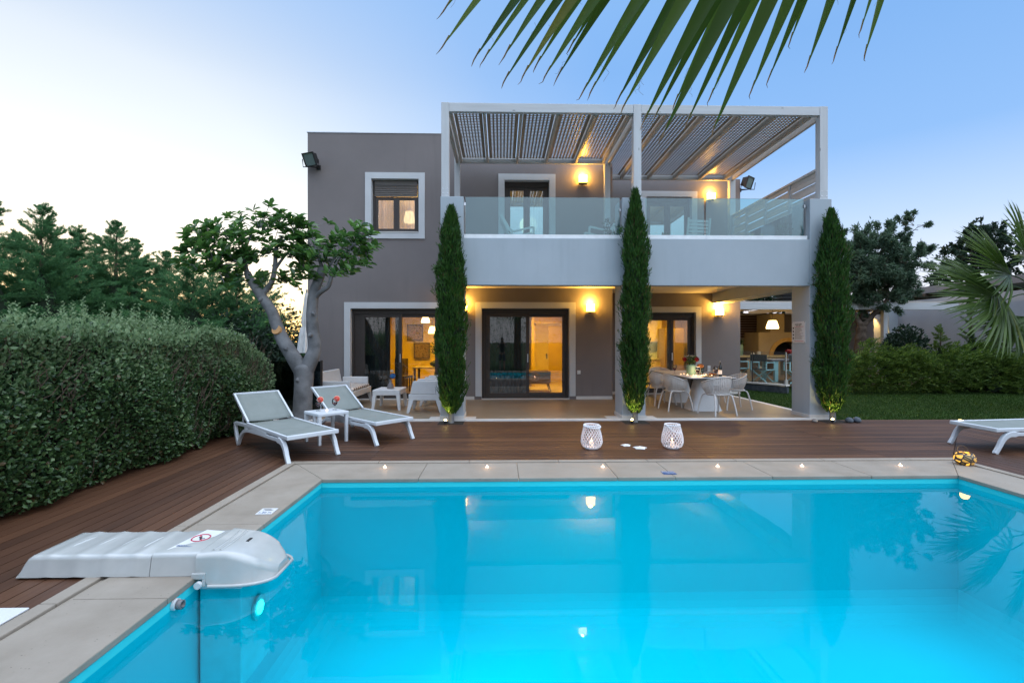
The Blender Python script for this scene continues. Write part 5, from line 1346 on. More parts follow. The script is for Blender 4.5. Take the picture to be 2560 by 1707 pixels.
# ------------------------------------------------------------------ planting
M['cyp'] = foliage('cypress_foliage',(.018,.060,.010),(.062,.165,.020),.25,.55,dead=.035)
M['cyp_core'] = plain('dark_crown_core',(.008,.020,.007),.95)
M['hedge_leaf'] = foliage('hedge_leaves',(.022,.058,.024),(.105,.200,.062),.3,.40,(.22,.32,.13),.5,.03)
M['hedge_toplit_and_new'] = foliage('hedge_toplight_and_new_growth',(.13,.22,.10),(.34,.46,.24),.45,.42)  # pale tone: painted top light on upper hedge leaves, own colour of shoots
M['conif'] = foliage('leyland_foliage',(.065,.19,.085),(.16,.34,.12),.5,.6)
M['conif_y'] = foliage('golden_conifer_foliage',(.050,.11,.020),(.18,.28,.045),.35,.6,(.34,.42,.09))
M['ficus_leaf'] = foliage('ficus_leaves',(.045,.125,.036),(.125,.28,.055),.4,.26,(.22,.40,.08),.6)
M['olive_leaf'] = foliage('olive_leaves',(.055,.11,.065),(.15,.22,.13),.35,.5)
M['dark_leaf'] = foliage('dark_leaves',(.014,.034,.020),(.038,.072,.036),.25,.5)
M['palm_leaf'] = foliage('palm_blades',(.040,.090,.014),(.11,.19,.03),.4,.36,(.24,.24,.04),.5)
M['palm_tip'] = plain('dry_palm_tip',(.22,.13,.055),.8)
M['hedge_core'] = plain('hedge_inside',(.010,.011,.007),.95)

# --- pencil cypresses
def cypress(x,y,h,r,seed,label,lean=0.):
    rng = np.random.default_rng(seed)
    t = thing('cypress_tree',label,'tree',(x,y,0),0,'pencil cypresses in front of the villa pillars')
    ph = rng.uniform(0,6.28,8)
    def prof(v): return np.interp(v,[0,.035,.10,.25,.5,.72,.86,.95,1],[.30,.62,.86,1,1.0,.90,.66,.34,.03])
    def rad(v,a): return r*prof(v)*(1+.12*np.sin(3*a+ph[0]+5*v)+.10*np.sin(5*a+ph[1]-11*v)+.12*np.sin(2*a+ph[2]+23*v)+.08*np.sin(7*a+ph[3]+37*v)+.06*np.sin(a+ph[4]+61*v))
    z0 = .16
    g = MB(); g.tube([(0,0,-.02),(0,0,.5),(.01,0,h*.8)],[.055,.05,.015],10); g.build('trunk',M['bark_grey'],t)
    n = 15000; v = rng.random(n)**.92; a = rng.uniform(0,2*pi,n); q = rad(v,a)*(.62+.40*rng.random(n)**.55)
    P = np.stack([q*np.cos(a)+lean*v*v, q*np.sin(a)*.80, z0+v*(h-z0-.1)],1)
    D = np.stack([np.cos(a)*.30+rng.normal(0,.16,n), np.sin(a)*.30+rng.normal(0,.16,n), np.ones(n)],1)
    V1,F1 = leaf_arrays(P,D,rng.uniform(.05,.13,n),rng.uniform(.014,.026,n))
    # spiky shoots breaking the outline
    m = 420; v = rng.random(m); a = rng.uniform(0,2*pi,m); q = rad(v,a)*rng.uniform(.95,1.12,m)
    P0 = np.stack([q*np.cos(a)+lean*v*v,q*np.sin(a)*.8,z0+v*(h-z0-.15)],1); D0 = np.stack([np.cos(a)*.45+rng.normal(0,.2,m),np.sin(a)*.45,np.ones(m)],1); D0 = unit(D0)
    Pl = []; Dl = []
    for k in range(7):
        Pl.append(P0+D0*(.02*k)); Dl.append(D0+rng.normal(0,.35,(m,3)))
    P2 = np.concatenate(Pl); D2 = np.concatenate(Dl); V2,F2 = leaf_arrays(P2,D2,rng.uniform(.04,.075,len(P2)),.012)
    # little tufts on the left flank
    tf = []
    for k in range(3):
        vz = rng.uniform(.15,.8); c = np.array([-r*1.12,-.02,z0+vz*h]); tf.append(c+rng.normal(0,.045,(70,3)))
    P3 = np.concatenate(tf); V3,F3 = leaf_arrays(P3,rng.normal(size=P3.shape)+[-.4,0,.9],.06,.018)
    V = np.concatenate([V1,V2,V3]); F = np.concatenate([F1,F2+len(V1),F3+len(V1)+len(V2)])
    npmesh('crown',V,F,M['cyp'],t)
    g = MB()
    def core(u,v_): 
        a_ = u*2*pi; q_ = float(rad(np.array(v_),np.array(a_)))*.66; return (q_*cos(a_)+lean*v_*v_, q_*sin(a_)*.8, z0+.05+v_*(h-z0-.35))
    g.grid(core,20,24); g.build('light_block_core',M['cyp_core'],t)  # solid dark core added within the cypress to stop light passing through
cypress(-.95,9.25,4.18,.245,3,'left of the three pencil cypresses, at the left white pillar')
cypress(2.58,9.25,4.52,.232,5,'tallest pencil cypress, at the middle pillar')
cypress(6.44,9.25,4.16,.275,9,'pencil cypress at the right pillar, with rocks at its foot',-.03)

# --- clipped hedge on the left
def hedge_mesh(x0,x1,y0,y1,z1,n,name,label,mat,lw,rng,bump=.10,faces=('right','top','front','back'),core='hedge_core',up=.25,endround=False,young=False,kind='oval',twigs=0,z0=.03):
    t = thing(name,label,'hedge',((x0+x1)/2,(y0+y1)/2,0))
    ox,oy = (x0+x1)/2,(y0+y1)/2
    areas = {'right':(y1-y0)*z1,'left':(y1-y0)*z1,'top':(y1-y0)*(x1-x0),'front':(x1-x0)*z1,'back':(x1-x0)*z1}
    tot = sum(areas[f] for f in faces); Ps = []; Ds = []
    for f in faces:
        k = int(n*areas[f]/tot); a = rng.random(k); b = rng.random(k); dep = np.abs(rng.normal(0,.09,k))
        if f in ('right','left'):
            s = 1 if f == 'right' else -1; Y = y0+a*(y1-y0); Z = z0+b**.9*(z1-z0)
            bp = bump*(np.sin(Y*3.1+Z*2.3)+np.sin(Y*7.3-Z*5.1)*.6+np.sin(Y*1.3+1)*.7)*.5 - (.16*np.clip((Z-z1+.28)/.28,0,1)**2 if not endround else .42*np.clip((Z-z1+.85)/.85,0,1)**1.8) - .10*np.clip((.30-Z)/.3,0,1)
            X = (x1 if s > 0 else x0)+s*(bp-dep); N_ = np.tile([s*1.,0,0],(k,1))
        elif f in ('front','back'):
            s = -1 if f == 'front' else 1; X = x0+a*(x1-x0); Z = z0+b*(z1-z0)
            bp = bump*(np.sin(X*3.7+Z*2.9)+np.sin(X*8.1-Z*4.1)*.6)*.5 - .16*np.clip((Z-z1+.28)/.28,0,1)**2
            Y = (y0 if s < 0 else y1)+s*(bp-dep); N_ = np.tile([0,s*1.,0],(k,1))
        else:
            X = x0+a*(x1-x0); Y = y0+b*(y1-y0); Z = z1+bump*(np.sin(X*4.3+Y*2.7)+np.sin(Y*6.9-X*2)*.6+np.sin(Y*1.7))*.45-dep; N_ = np.tile([0,0,1.],(k,1))
        Ps.append(np.stack([X-ox,Y-oy,Z],1)); Ds.append(N_*.55+rng.normal(0,.55,(k,3))+[0,0,up])
    P = np.concatenate(Ps); D = np.concatenate(Ds)
    if endround: P[:,2] *= 1-.50*np.clip((P[:,1]+oy-7.7)/1.5,0,1)**2.2+.05*np.sin((P[:,1]+oy)*2.2)*np.clip(P[:,2]/z1,0,1)**3
    L = rng.uniform(lw[0]*.6,lw[0]*1.4,len(P))
    if young:  # young: upper leaves coloured paler, painting in the light from above
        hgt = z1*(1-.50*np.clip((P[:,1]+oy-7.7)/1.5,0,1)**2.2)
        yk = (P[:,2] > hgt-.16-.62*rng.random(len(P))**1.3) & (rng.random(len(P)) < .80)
        leaves('toplit_leaves',P[yk],D[yk]+[.15,0,.35],L[yk]*1.05,lw[1]*L[yk]/lw[0],M['hedge_toplit_and_new'],t,kind=kind); P,D,L = P[~yk],D[~yk],L[~yk]
    leaves('leaves',P,D,L,lw[1]*L/lw[0],M[mat],t,kind=kind)
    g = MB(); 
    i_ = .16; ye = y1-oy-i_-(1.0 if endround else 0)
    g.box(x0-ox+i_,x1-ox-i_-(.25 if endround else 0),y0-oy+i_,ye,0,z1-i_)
    if endround: g.box(x0-ox+i_,x1-ox-i_-.05,ye,ye+.85,0,z1*.55); g.build('dark_core',M[core],t,bevel=.12)  # added solid dark core behind the leaves
    if twigs:
        g = MB()
        for _ in range(twigs):
            y = rng.uniform(y0,y1)-oy; z = rng.uniform(.1,z1*.85); x = x1-ox-.10-.42*max(0,(z-.85)/.85)**1.8; pts = [(x,y,z)]
            for k in range(3): x += rng.uniform(.0,.045); y += rng.normal(0,.06); z += rng.uniform(.04,.12); pts.append((x,y,z))
            g.tube(pts,[.006,.005,.004,.002],5,caps=False)
        g.build('twigs',M['bark'],t)
    return t,ox,oy
rng = np.random.default_rng(21)
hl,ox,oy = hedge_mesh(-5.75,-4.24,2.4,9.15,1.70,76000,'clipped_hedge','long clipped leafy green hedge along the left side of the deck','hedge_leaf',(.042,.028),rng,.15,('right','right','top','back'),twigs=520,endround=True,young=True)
# pale upright shoots along its top
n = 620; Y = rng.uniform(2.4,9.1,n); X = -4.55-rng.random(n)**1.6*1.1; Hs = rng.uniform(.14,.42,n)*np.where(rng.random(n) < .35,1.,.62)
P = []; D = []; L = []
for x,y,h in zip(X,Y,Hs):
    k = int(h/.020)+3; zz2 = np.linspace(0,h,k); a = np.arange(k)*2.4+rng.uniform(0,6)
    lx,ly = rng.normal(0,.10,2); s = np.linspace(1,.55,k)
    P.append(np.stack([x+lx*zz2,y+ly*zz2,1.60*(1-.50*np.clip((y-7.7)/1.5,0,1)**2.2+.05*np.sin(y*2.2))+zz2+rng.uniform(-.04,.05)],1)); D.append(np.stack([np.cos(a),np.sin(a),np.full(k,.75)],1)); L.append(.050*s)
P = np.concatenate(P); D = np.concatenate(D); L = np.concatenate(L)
leaves('new_shoots',P-[ox,oy,0],D,L,L*.62,M['hedge_toplit_and_new'],hl,kind='oval')

# --- feathery leyland conifers behind the hedge
def conifer(x,y,h,r,seed,label,nb=150,mat='conif',group='tall conifers behind the hedge',name='conifer_tree',ls=1.0,zb=.02):
    rng = np.random.default_rng(seed); t = thing(name,label,'tree',(x,y,0),0,group)
    g = MB(); g.tube([(0,0,-.05),(0,0,h*.5),(rng.normal(0,.05),rng.normal(0,.05),h*.93)],[.11*h/4.5,.07*h/4.5,.01],8); g.build('trunk',M['bark'],t)
    tt = np.sort(zb+(1-zb)*rng.random(nb)**1.05); az = rng.uniform(0,2*pi,nb); Ps = []; Ds = []; Ls = []
    for ti,a in zip(tt,az):
        Lb = (r*(1-ti)**.88+.12)*rng.uniform(.5,1.35); el = .12+.72*ti+rng.normal(0,.2)
        o = np.array([cos(a),sin(a),0]); sd_ = np.array([-sin(a),cos(a),0])
        k = int(16+66*Lb/r); s = np.sort(rng.random(k)**.7)
        d0 = o*cos(el)+np.array([0,0,1])*sin(el)
        B = np.array([0,0,ti*h*.985])+np.outer(s*Lb,d0)+np.outer(-(s**2)*Lb*.16,[0,0,1])+np.outer(np.sin(s*3+a)*.03*Lb,sd_)
        sg = rng.choice([-1,1],k)[:,None]
        dd = d0*.75+sg*sd_*.62*(1-.45*s)[:,None]+rng.normal(0,.2,(k,3))+[0,0,.10]
        Ps.append(B); Ds.append(dd); Ls.append((.26-.12*s)*(.55+.45*Lb/r)*ls)
    # leader
    k = 60; s = rng.random(k); Ps.append(np.stack([rng.normal(0,.015,k),rng.normal(0,.015,k),h*(.84+.16*s)],1)); Ds.append(np.stack([rng.normal(0,.5,k),rng.normal(0,.5,k),np.ones(k)],1)); Ls.append(.16*(1-.6*s)*ls)
    P = np.concatenate(Ps); D = unit(np.concatenate(Ds)); L = np.concatenate(Ls)
    # every twig is a small flat spray: three narrow blades
    S = unit(np.cross(D,rng.normal(size=D.shape))); n_ = len(P); PP = []; DD = []; LL = []
    for f,off,l in ((0.,0.,1.),(.75,.25,.6),(-.75,.3,.6),(.6,.55,.42),(-.6,.6,.42)):
        PP.append(P+D*(L*off)[:,None]); DD.append(D+S*f); LL.append(L*l)
    P2 = np.concatenate(PP); D2 = np.concatenate(DD); L2 = np.concatenate(LL)
    leaves('crown',P2,D2,L2,.004*ls+L2*.075,M[mat],t)
    g = MB(); g.lathe([(r*.42,h*.02),(r*.46,h*.12),(r*.22,h*.45),(.02,h*.70)],n=12); g.build('light_block_core',M['cyp_core'],t)  # dark cone added inside the crown to block light
    return t
def pxw(sx,sy,Y): # photograph direction to a point at depth Y
    return ((sx-1253)/1209*Y, 1.55+(853.5-sy)/1209*Y)
lab = ['tall conifer cut off by the left edge of the picture','conifer with the tallest thin spire, second from the left edge','conifer just right of the tallest spire','conifer with a twin tip in the middle of the row behind the hedge','broad conifer right of the twin-tipped one','lower rounded conifer behind the left part of the big-leaved tree','low conifer behind the smooth forked trunk','dark conifer between the forked trunk and the villa wall','conifer behind the gap between the first two tall ones','conifer filling the row left of the smooth forked trunk','low conifer seen between the fork of the big-leaved tree','conifer behind the twin-tipped one','conifer low in the row above the middle of the clipped hedge']
for i,(sx,sy,Y,r_) in enumerate([(2,505,10.3,1.35),(132,518,11.2,1.45),(215,572,12.2,1.4),(306,560,12.8,1.55),(352,604,13.6,1.5),(430,636,14.4,1.8),(540,672,15.0,1.9),(660,690,16.2,1.8),(70,590,12.8,1.6),(490,652,13.2,1.8),(600,684,13.8,1.8),(262,598,14.0,1.7),(170,604,13.4,1.7)]):
    X,Zt = pxw(sx,sy,Y); conifer(X,Y,Zt,r_*1.35,40+i,lab[i],nb=270)
# low dark mass under them
tb = thing('laurel_bush','dark evergreen bush filling the gap under the conifers beside the glass fence','bush',(-6.2,13.4,0))
n = 9000; P = np.stack([np.clip(RNG.normal(-.5,.9,n),-4,.75),RNG.normal(0,.5,n),np.abs(RNG.normal(.9,.62,n))],1); leaves('leaves',P,RNG.normal(size=(n,3))+[0,0,.3],.11,.055,M['dark_leaf'],tb,kind='oval')

# --- the big-leaved ficus with the forked smooth trunk
fic = thing('ficus_tree','big-leaved tree with a smooth grey forked trunk and one sawn branch','tree',(0,0,0))
FYD = 9.55; kd = 2560/2352
def fp(dx,dy,off=0.): 
    Y = FYD+off; X,Z = pxw(dx*kd,dy*kd,Y); return Vector((X,Y,Z))
g = MB()
base = fp(700,958); base.z = -.02
g.tube(arc([base, fp(700,930), fp(702,890), fp(703,858), fp(700,835)],5),[.20,.19,.185,.18,.178,.176,.174,.173,.172,.172,.172,.174,.176,.178,.18,.182,.185,.188,.19,.16,.10][:21],16)
limbL = arc([fp(697,850), fp(676,815), fp(655,780,.0), fp(642,748,-.02), fp(630,715,-.02), fp(606,680,.02), fp(586,650,.05), fp(575,628,.05)],5)
g.tube(limbL,[.15-.085*i/(len(limbL)-1) for i in range(len(limbL))],14)
limbR = arc([fp(708,850), fp(721,820,.02), fp(727,795,.05), fp(722,750,.05), fp(722,700,.05), fp(728,665,.05), fp(738,640,.05), fp(745,615,.05)],5)
g.tube(limbR,[.145-.07*i/(len(limbR)-1) for i in range(len(limbR))],14)
def branch(pts,r0,r1,n=5):
    p = arc(pts,n); g.tube(p,[r0+(r1-r0)*i/(len(p)-1) for i in range(len(p))],9); return p
branch([fp(722,690,.05),fp(740,672,.0),fp(757,660,-.05),fp(764,640,-.05),fp(765,625,-.05)],.055,.03)
branch([fp(606,680,.02),fp(630,650,.15),fp(638,610,.25),fp(640,575,.3),fp(655,545,.3)],.06,.028)
branch([fp(575,628,.05),fp(555,605,-.1),fp(530,585,-.2),fp(490,575,-.25)],.045,.018)
branch([fp(580,640,.05),fp(570,600,.1),fp(575,565,.1),fp(590,530,.1)],.04,.016)
branch([fp(638,620,.25),fp(660,590,.3),fp(690,560,.3)],.035,.015)
branch([fp(745,620,.05),fp(735,590,.1),fp(725,560,.15)],.04,.016)
branch([fp(764,640,-.05),fp(780,600,-.1),fp(810,570,-.15),fp(842,545,-.15)],.03,.012)
branch([fp(745,630,.05),fp(770,600,-.05),fp(790,575,-.1)],.03,.012)
for q in ((668,800,.145),(722,770,.115),(610,690,.085),(727,720,.10),(696,870,.175)):
    c_ = fp(q[0],q[1]); a_ = random.uniform(0,6)
    g.tube([c_+Vector((random.uniform(-.05,.05),-q[2]*.9,-.02)),c_+Vector((0,-q[2]*1.02,0)),c_+Vector((.02,-q[2]*.9,.03))],[.03,.042,.03],8)
g.build('trunk',M['bark_grey'],fic)
m, nt = nodes('sawn_wood'); v = coords(nt); wv = N(nt,'ShaderNodeTexWave',_wave_type='RINGS',_rings_direction='Y',Scale=26.0,Distortion=1.5); nt.links.new(v,wv.inputs['Vector'])
M['sawn'] = finish(m, nt, mixc(nt,wv.outputs['Fac'],(.44,.22,.08),(.56,.32,.14)), .8)
cut = fp(640,757,-.13); g = MB(); g.tube([(0,.10,-.02),(0,0,0)],[.085,.092],20); o = g.build('sawn_branch',M['sawn'],fic); o.location = cut; o.rotation_euler = (R(-8),0,R(-12))
tips = []
blobs = [(455,570,34,26,-.2),(492,548,34,28,-.2),(505,595,40,32,-.25),(470,612,28,18,-.2),(548,545,38,34,-.1),(565,595,36,32,0),(605,520,40,28,.1),(645,512,36,22,.25),(685,530,34,26,.25),(630,565,30,26,.3),(680,575,34,30,.3),(720,560,34,28,.15),(700,610,30,26,.2),(745,590,34,28,0),(785,565,36,28,-.1),(820,555,32,24,-.15),(845,575,24,26,-.15),(790,605,30,20,-.1),(735,630,22,14,0),(540,635,34,16,0),(665,640,26,18,.2),(830,525,22,16,-.15),(610,640,20,12,.1),(432,588,18,12,-.2)]
rngf = np.random.default_rng(5); g = MB(); Pf = []; Df = []; Lf = []
for bx,by,rx,ry,off in blobs:
    c0 = fp(bx,by,off)
    for k in range(max(4,int(rx*ry/58))):
        tx = bx+rx*rngf.normal(0,.72); ty = by+ry*rngf.normal(0,.68); of = off+rngf.normal(0,.22); tip = fp(tx,ty,of)
        st_ = c0.lerp(tip,.25)+Vector((0,0,-.10)); midp = st_.lerp(tip,.6)+Vector((0,0,.03))
        g.tube([st_,midp,tip],[.008,.006,.004],5,caps=False)
        out = (tip-fp(650,640)).normalized(); m_ = rngf.integers(6,11)
        ax = Vector((out.x*.5,out.y*.4,.75)).normalized()
        u_ = ax.orthogonal().normalized(); w_ = ax.cross(u_)
        for j in range(m_):
            a = j*2.4; e = rngf.uniform(.15,1.0); d_ = ax*e+(u_*cos(a)+w_*sin(a))
            Pf.append(tip-ax*(.012*j)); Df.append(d_); Lf.append(rngf.uniform(.12,.20))
for tx,ty in ((624,742),(632,772),(640,790),(706,640),(698,668)):   # small shoots on the trunk
    tip = fp(tx,ty,-.05)
    for j in range(7): Pf.append(tip); Df.append(Vector((rngf.normal(-.3,.6),rngf.normal(0,.6),rngf.normal(.4,.4)))); Lf.append(rngf.uniform(.07,.12))
Pf = np.array([tuple(p) for p in Pf]); Df = np.array([tuple(p) for p in Df]); Lf = np.array(Lf)
leaves('crown',Pf,Df,Lf,Lf*.50,M['ficus_leaf'],fic,kind='oval',curl=.12,fold=.16,N=np.tile([0,0,1.],(len(Pf),1)))
g.build('twigs',M['bark_grey'],fic)

# --- right side: olive, far tree, bushes, conifer hedge
def leafy_tree(name,label,x,y,trunk,blobs,nl,L,Wd,mat,seed,group=None,bark='bark'):
    rng = np.random.default_rng(seed); t = thing(name,label,'tree',(x,y,0),0,group)
    g = MB()
    for pts,r0,r1 in trunk:
        p = arc(pts,5); g.tube(p,[(r0+(r1-r0)*i/(len(p)-1))*(1+.10*sin(i*1.7)) for i in range(len(p))],10)
    g.build('trunk',M[bark],t); Ps = []; Ds = []; tot = sum(b[3]**2 for b in blobs); tw = MB()
    for bx,by,bz,br in blobs:
        nsub = max(5,int(26*br)); k = int(nl*br**2/tot/nsub)
        for _ in range(nsub):   # leafy sprigs
            d = unit(rng.normal(size=(1,3)))[0]; c = np.array([bx,by,bz])+d*br*rng.uniform(.25,1.)*[1,1,.85]; e = d*.8+np.array([0,0,.5])+rng.normal(0,.3,3); e /= np.linalg.norm(e)
            ln = rng.uniform(.25,.5)*min(1,br); s = rng.random(k)
            Ps.append(c+np.outer(s*ln,e)+rng.normal(0,.05*ln/.35,(k,3))); Ds.append(e*.7+rng.normal(0,.65,(k,3)))
            tw.tube([tuple(c-e*.25),tuple(c+e*ln*.8)],[.010,.004],4,caps=False)
    P = np.concatenate(Ps); Dn = np.concatenate(Ds); leaves('crown',P,Dn,rng.uniform(L*.7,L*1.3,len(P)),Wd,M[mat],t); tw.build('twigs',M[bark],t); return t
OX,OY = 12.55,16.6
ol = []
for sx,sy,rr in ((2150,690,.9),(2240,690,.95),(2200,640,.95),(2140,640,.80),(2190,600,.85),(2245,590,.75),(2280,640,.8),(2230,660,.9),(2170,690,.85),(2285,700,.75),(2225,735,.7),(2150,740,.7),(2300,730,.45),(2120,600,.55),(2270,560,.4),(2190,770,.5)):
    X,Z = pxw(sx,sy,OY); ol.append((X-OX,random.uniform(-.6,.6),Z,rr))
f2 = lambda sx,sy,o=0: Vector((pxw(sx,sy,OY)[0]-OX,o,pxw(sx,sy,OY)[1]))
tr = [([Vector((.0,0,-.05)),f2(2166,870),f2(2168,835),f2(2172,810)],.20,.15),([f2(2170,815),f2(2158,790,.1),f2(2145,760,.1),f2(2135,720,.1)],.12,.05),([f2(2172,815),f2(2195,790),f2(2220,765),f2(2245,735),f2(2262,700)],.11,.04),([f2(2175,800),f2(2180,760,.2),f2(2190,720,.3)],.09,.04)]
leafy_tree('olive_tree','rounded olive tree with a twisted dark trunk in front of the white wall',OX,OY,tr,ol,62000,.125,.038,'olive_leaf',4)
BX,BY = 27.0,28.0; bl = []
for sx,sy,rr in ((2450,600,1.2),(2420,640,1.1),(2480,640,1.3),(2510,600,.9),(2400,680,.8),(2370,700,.6),(2460,570,.6),(2530,660,1.1),(2440,680,.7)):
    X,Z = pxw(sx,sy,BY); bl.append((X-BX,random.uniform(-.8,.8),Z,rr))
f3 = lambda sx,sy,o=0: Vector((pxw(sx,sy,BY)[0]-BX,o,pxw(sx,sy,BY)[1]))
leafy_tree('background_tree','dark open-crowned tree beyond the white wall on the right',BX,BY,[([f3(2478,880),f3(2476,760),f3(2470,700),f3(2460,640)],.2,.1),([f3(2472,700),f3(2440,680),f3(2400,680)],.1,.04),([f3(2470,680),f3(2495,640),f3(2510,610)],.1,.04)],bl,5200,.26,.13,'dark_leaf',6)
leafy_tree('background_tree','dark treetop showing above the outdoor kitchen roof',13.2,24,[([Vector((0,0,0)),Vector((0,0,2.5)),Vector((.2,0,3.6))],.15,.06)],[(-.6,0,3.5,.7),(.2,0,3.65,.7),(-1.3,0,3.3,.6),(.9,0,3.2,.5)],3000,.2,.09,'dark_leaf',8)
rng = np.random.default_rng(31)
hr,hx,hy = hedge_mesh(10.2,19.5,14.3,15.5,1.05,8000,'conifer_hedge','low golden-green conifer hedge behind the lawn on the right','conif_y',(.15,.03),rng,.14,('front','top'),up=.6,kind='diamond')
# feathery sprays over the hedge face
ns = 1900; X = rng.uniform(10.2,18.6,ns); b = rng.random(ns); Z = .06+(1.18+.22*np.sin(X*2.3)+.16*np.sin(X*5.1+1))*b**.8; Y = 14.25+rng.normal(0,.07,ns)+np.clip(Z-1.1,0,1)*1.2+np.clip(.3-Z,0,1)*.2
bd = unit(np.stack([rng.normal(0,.55,ns),-np.abs(rng.normal(.5,.3,ns)),rng.uniform(-.1,.9,ns)],1)); PP = []; DD = []; LL = []
for k in range(13):
    s = (k+.5)/13; sg = 1 if k%2 else -1; side = unit(np.cross(bd,np.tile([0,1.,.3],(ns,1)))); ln = rng.uniform(.22,.42,ns)
    PP.append(np.stack([X,Y,Z],1)+bd*(s*ln)[:,None]-np.outer(s*s*ln*.25,[0,0,1])); DD.append(bd+side*sg*.75*(1-.5*s)+rng.normal(0,.12,(ns,3))); LL.append(np.full(ns,.15-.08*s))
P = np.concatenate(PP); leaves('sprays',P-[hx,hy,0],np.concatenate(DD),np.concatenate(LL),.028,M['conif_y'],hr)
for sx,sy,Y,r_,lb in ((2456,748,14.9,.62,'young golden conifer with a thin spire rising from the low hedge'),(2372,815,14.6,.55,'small leaning golden conifer left of the thin spire'),(2548,800,14.5,.6,'young conifer at the right edge rising above the low hedge'),(2510,835,14.4,.5,'short golden conifer between the spire and the right edge')):
    X_,Z_ = pxw(sx,sy,Y); conifer(X_,Y,Z_,r_,int(sx),lb,nb=80,mat='conif_y',group='young conifers in the low hedge',name='young_conifer',ls=.55)
def bush(x,y,r,h,n,label,mat='dark_leaf',L=.10,Wd=.06):
    t = thing('round_bush',label,'bush',(x,y,0)); d = unit(RNG.normal(size=(n,3))); q = RNG.uniform(.55,1,n)[:,None]
    P = d*q*[r,r,h*.45]+[0,0,h*.55]; leaves('leaves',P,d+RNG.normal(0,.5,(n,3)),L,Wd,M[mat],t,kind='oval'); g = MB(); g.tube([(0,0,0),(0,0,h*.6)],.03,6); g.build('stem',M['bark'],t)
X_,Z_ = pxw(2285,812,15.8); bush(X_,15.8,.62,Z_,2600,'dark round bush behind the low hedge, below the olive tree')
X_,Z_ = pxw(2252,838,15.7); bush(X_,15.7,.40,Z_,1200,'smaller dark bush at the left foot of the round one')

# --- white boundary walls with a flat pergola roof
M['bwall'] = mottled('white_boundary_wall',(.33,.335,.36),(.38,.385,.41),.9,.9,60,.1)
t = thing('boundary_wall','tall white garden wall on the right, running towards the olive tree','wall',(17,16,0))
g = MB(); g.box(-.12,.12,-8,4.6,0,3.22); g.build('wall',M['bwall'],t); g = MB(); g.box(-.5,-.12,4.2,4.6,0,3.3); g.build('pier',M['white_plaster'],t)
t = thing('far_wall','lamp-lit beige wall behind the olive tree','wall',(13.5,20.8,0)); g = MB(); g.box(-1.0,3.3,0,.2,0,3.02); g.build('wall',M['bwall'],t); g = MB(); g.box(1.55,1.85,-.06,0,0,3.0); g.build('pier',M['taupe'],t)
t = thing('pergola_roof','flat weathered timber roof above the white boundary wall','pergola',(18.2,16,3.3))
g = MB()
for k in range(7): g.box(-1.35+.36*k,-1.09+.36*k,-9,5.2,.16,.42)
g.build('roof_boards',plain('weathered_grey_timber',(.17,.165,.175),.8),t)
for k in range(8): g = MB(); g.box(-1.4,1.3,-8.6+1.9*k,-8.5+1.9*k,.03,.155); g.build('rafter',M['bark'],t)
for yy in (-8,-3,2,4.4): g = MB(); g.box(1.0,1.15,yy,yy+.15,-3.3,.03); g.build('post',M['pergz'],t)
X_,Z_ = pxw(2212,772,20.5)
t = thing('wall_spotlight','small bright wall light shining down behind the olive tree','wall lamp',(X_,20.70,Z_))
g = MB(); g.tube([(0,0,-.09),(0,0,.09)],.05,12); g.build('body',M['iron'],t); g = MB(); g.lathe([(.001,-.1),(.04,-.1),(.045,-.091)],n=12); g.lathe([(.045,.091),(.04,.1),(.001,.1)],n=12); g.build('lens',emitter('spot_lens',(1,.6,.15),20),t)
spot((X_,20.62,Z_-.12),(X_,20.75,0),120,75,(1,.62,.16),.03,.5,'wall_beam'); spot((X_,20.62,Z_+.12),(X_,20.75,5),90,75,(1,.62,.16),.03,.5,'wall_beam')

# --- fan palms
def blade(Vs,Fs,tipV,tipF,p0,p1,p2,w,nseg=8,tipfrac=.12,up=Vector((0,0,1)),fold=.35):
    pts = []
    for i in range(nseg+1):
        s = i/nseg; pts.append((1-s)**2*p0+2*s*(1-s)*p1+s*s*p2)
    b = len(Vs)
    for i,p in enumerate(pts):
        s = i/nseg; t_ = (pts[min(i+1,nseg)]-pts[max(i-1,0)]).normalized(); sd_ = t_.cross(up)
        if sd_.length < 1e-3: sd_ = t_.cross(Vector((1,0,0)))
        sd_.normalize(); nn_ = sd_.cross(t_)
        ww = w*(min(1,.35+s*1.6) if s < .4 else (1-((s-.4)/.6)**2.2)) + .001
        Vs += [p-sd_*ww/2+nn_*ww*fold, p, p+sd_*ww/2+nn_*ww*fold]
    for i in range(nseg):
        a = b+i*3; Fs += [(a,a+1,a+4,a+3),(a+1,a+2,a+5,a+4)]
def mkblades(name,Vs,Fs,parent,mat): 
    return npmesh(name,np.array([tuple(v) for v in Vs]),np.array(Fs),mat,parent,True)
def frond(parent,hub,axis,nrm,Rb,nseg,spread,droop,rng,petiole_from=None,w=.05):
    axis = axis.normalized(); sdv = axis.cross(nrm).normalized(); Vs = []; Fs = []
    for k in range(nseg):
        a = -spread/2+spread*k/(nseg-1)+rng.normal(0,.02); d = (axis*cos(a)+sdv*sin(a)).normalized(); l = Rb*(.80+.2*cos(a*.8))*rng.uniform(.92,1.05)
        p2 = hub+d*l*.98+Vector((0,0,-droop*l*(.6+.5*abs(sin(a)))))+nrm*rng.normal(0,.04); p1 = hub+d*l*.58+nrm*.06*l
        blade(Vs,Fs,None,None,hub,p1,p2,w,7,up=nrm)
    mkblades('frond',Vs,Fs,parent,M['palm_leaf'])
    if petiole_from is not None:
        m_ = petiole_from.lerp(hub,.5)+Vector((0,0,.12)); return arc([petiole_from,m_,hub],5)
fpalm = thing('fan_palm','bushy fan palm with spiky fan leaves at the right edge','palm',(0,0,0))
C = Vector((12.45,10.9,2.55)); rngp = np.random.default_rng(12); pet = MB()
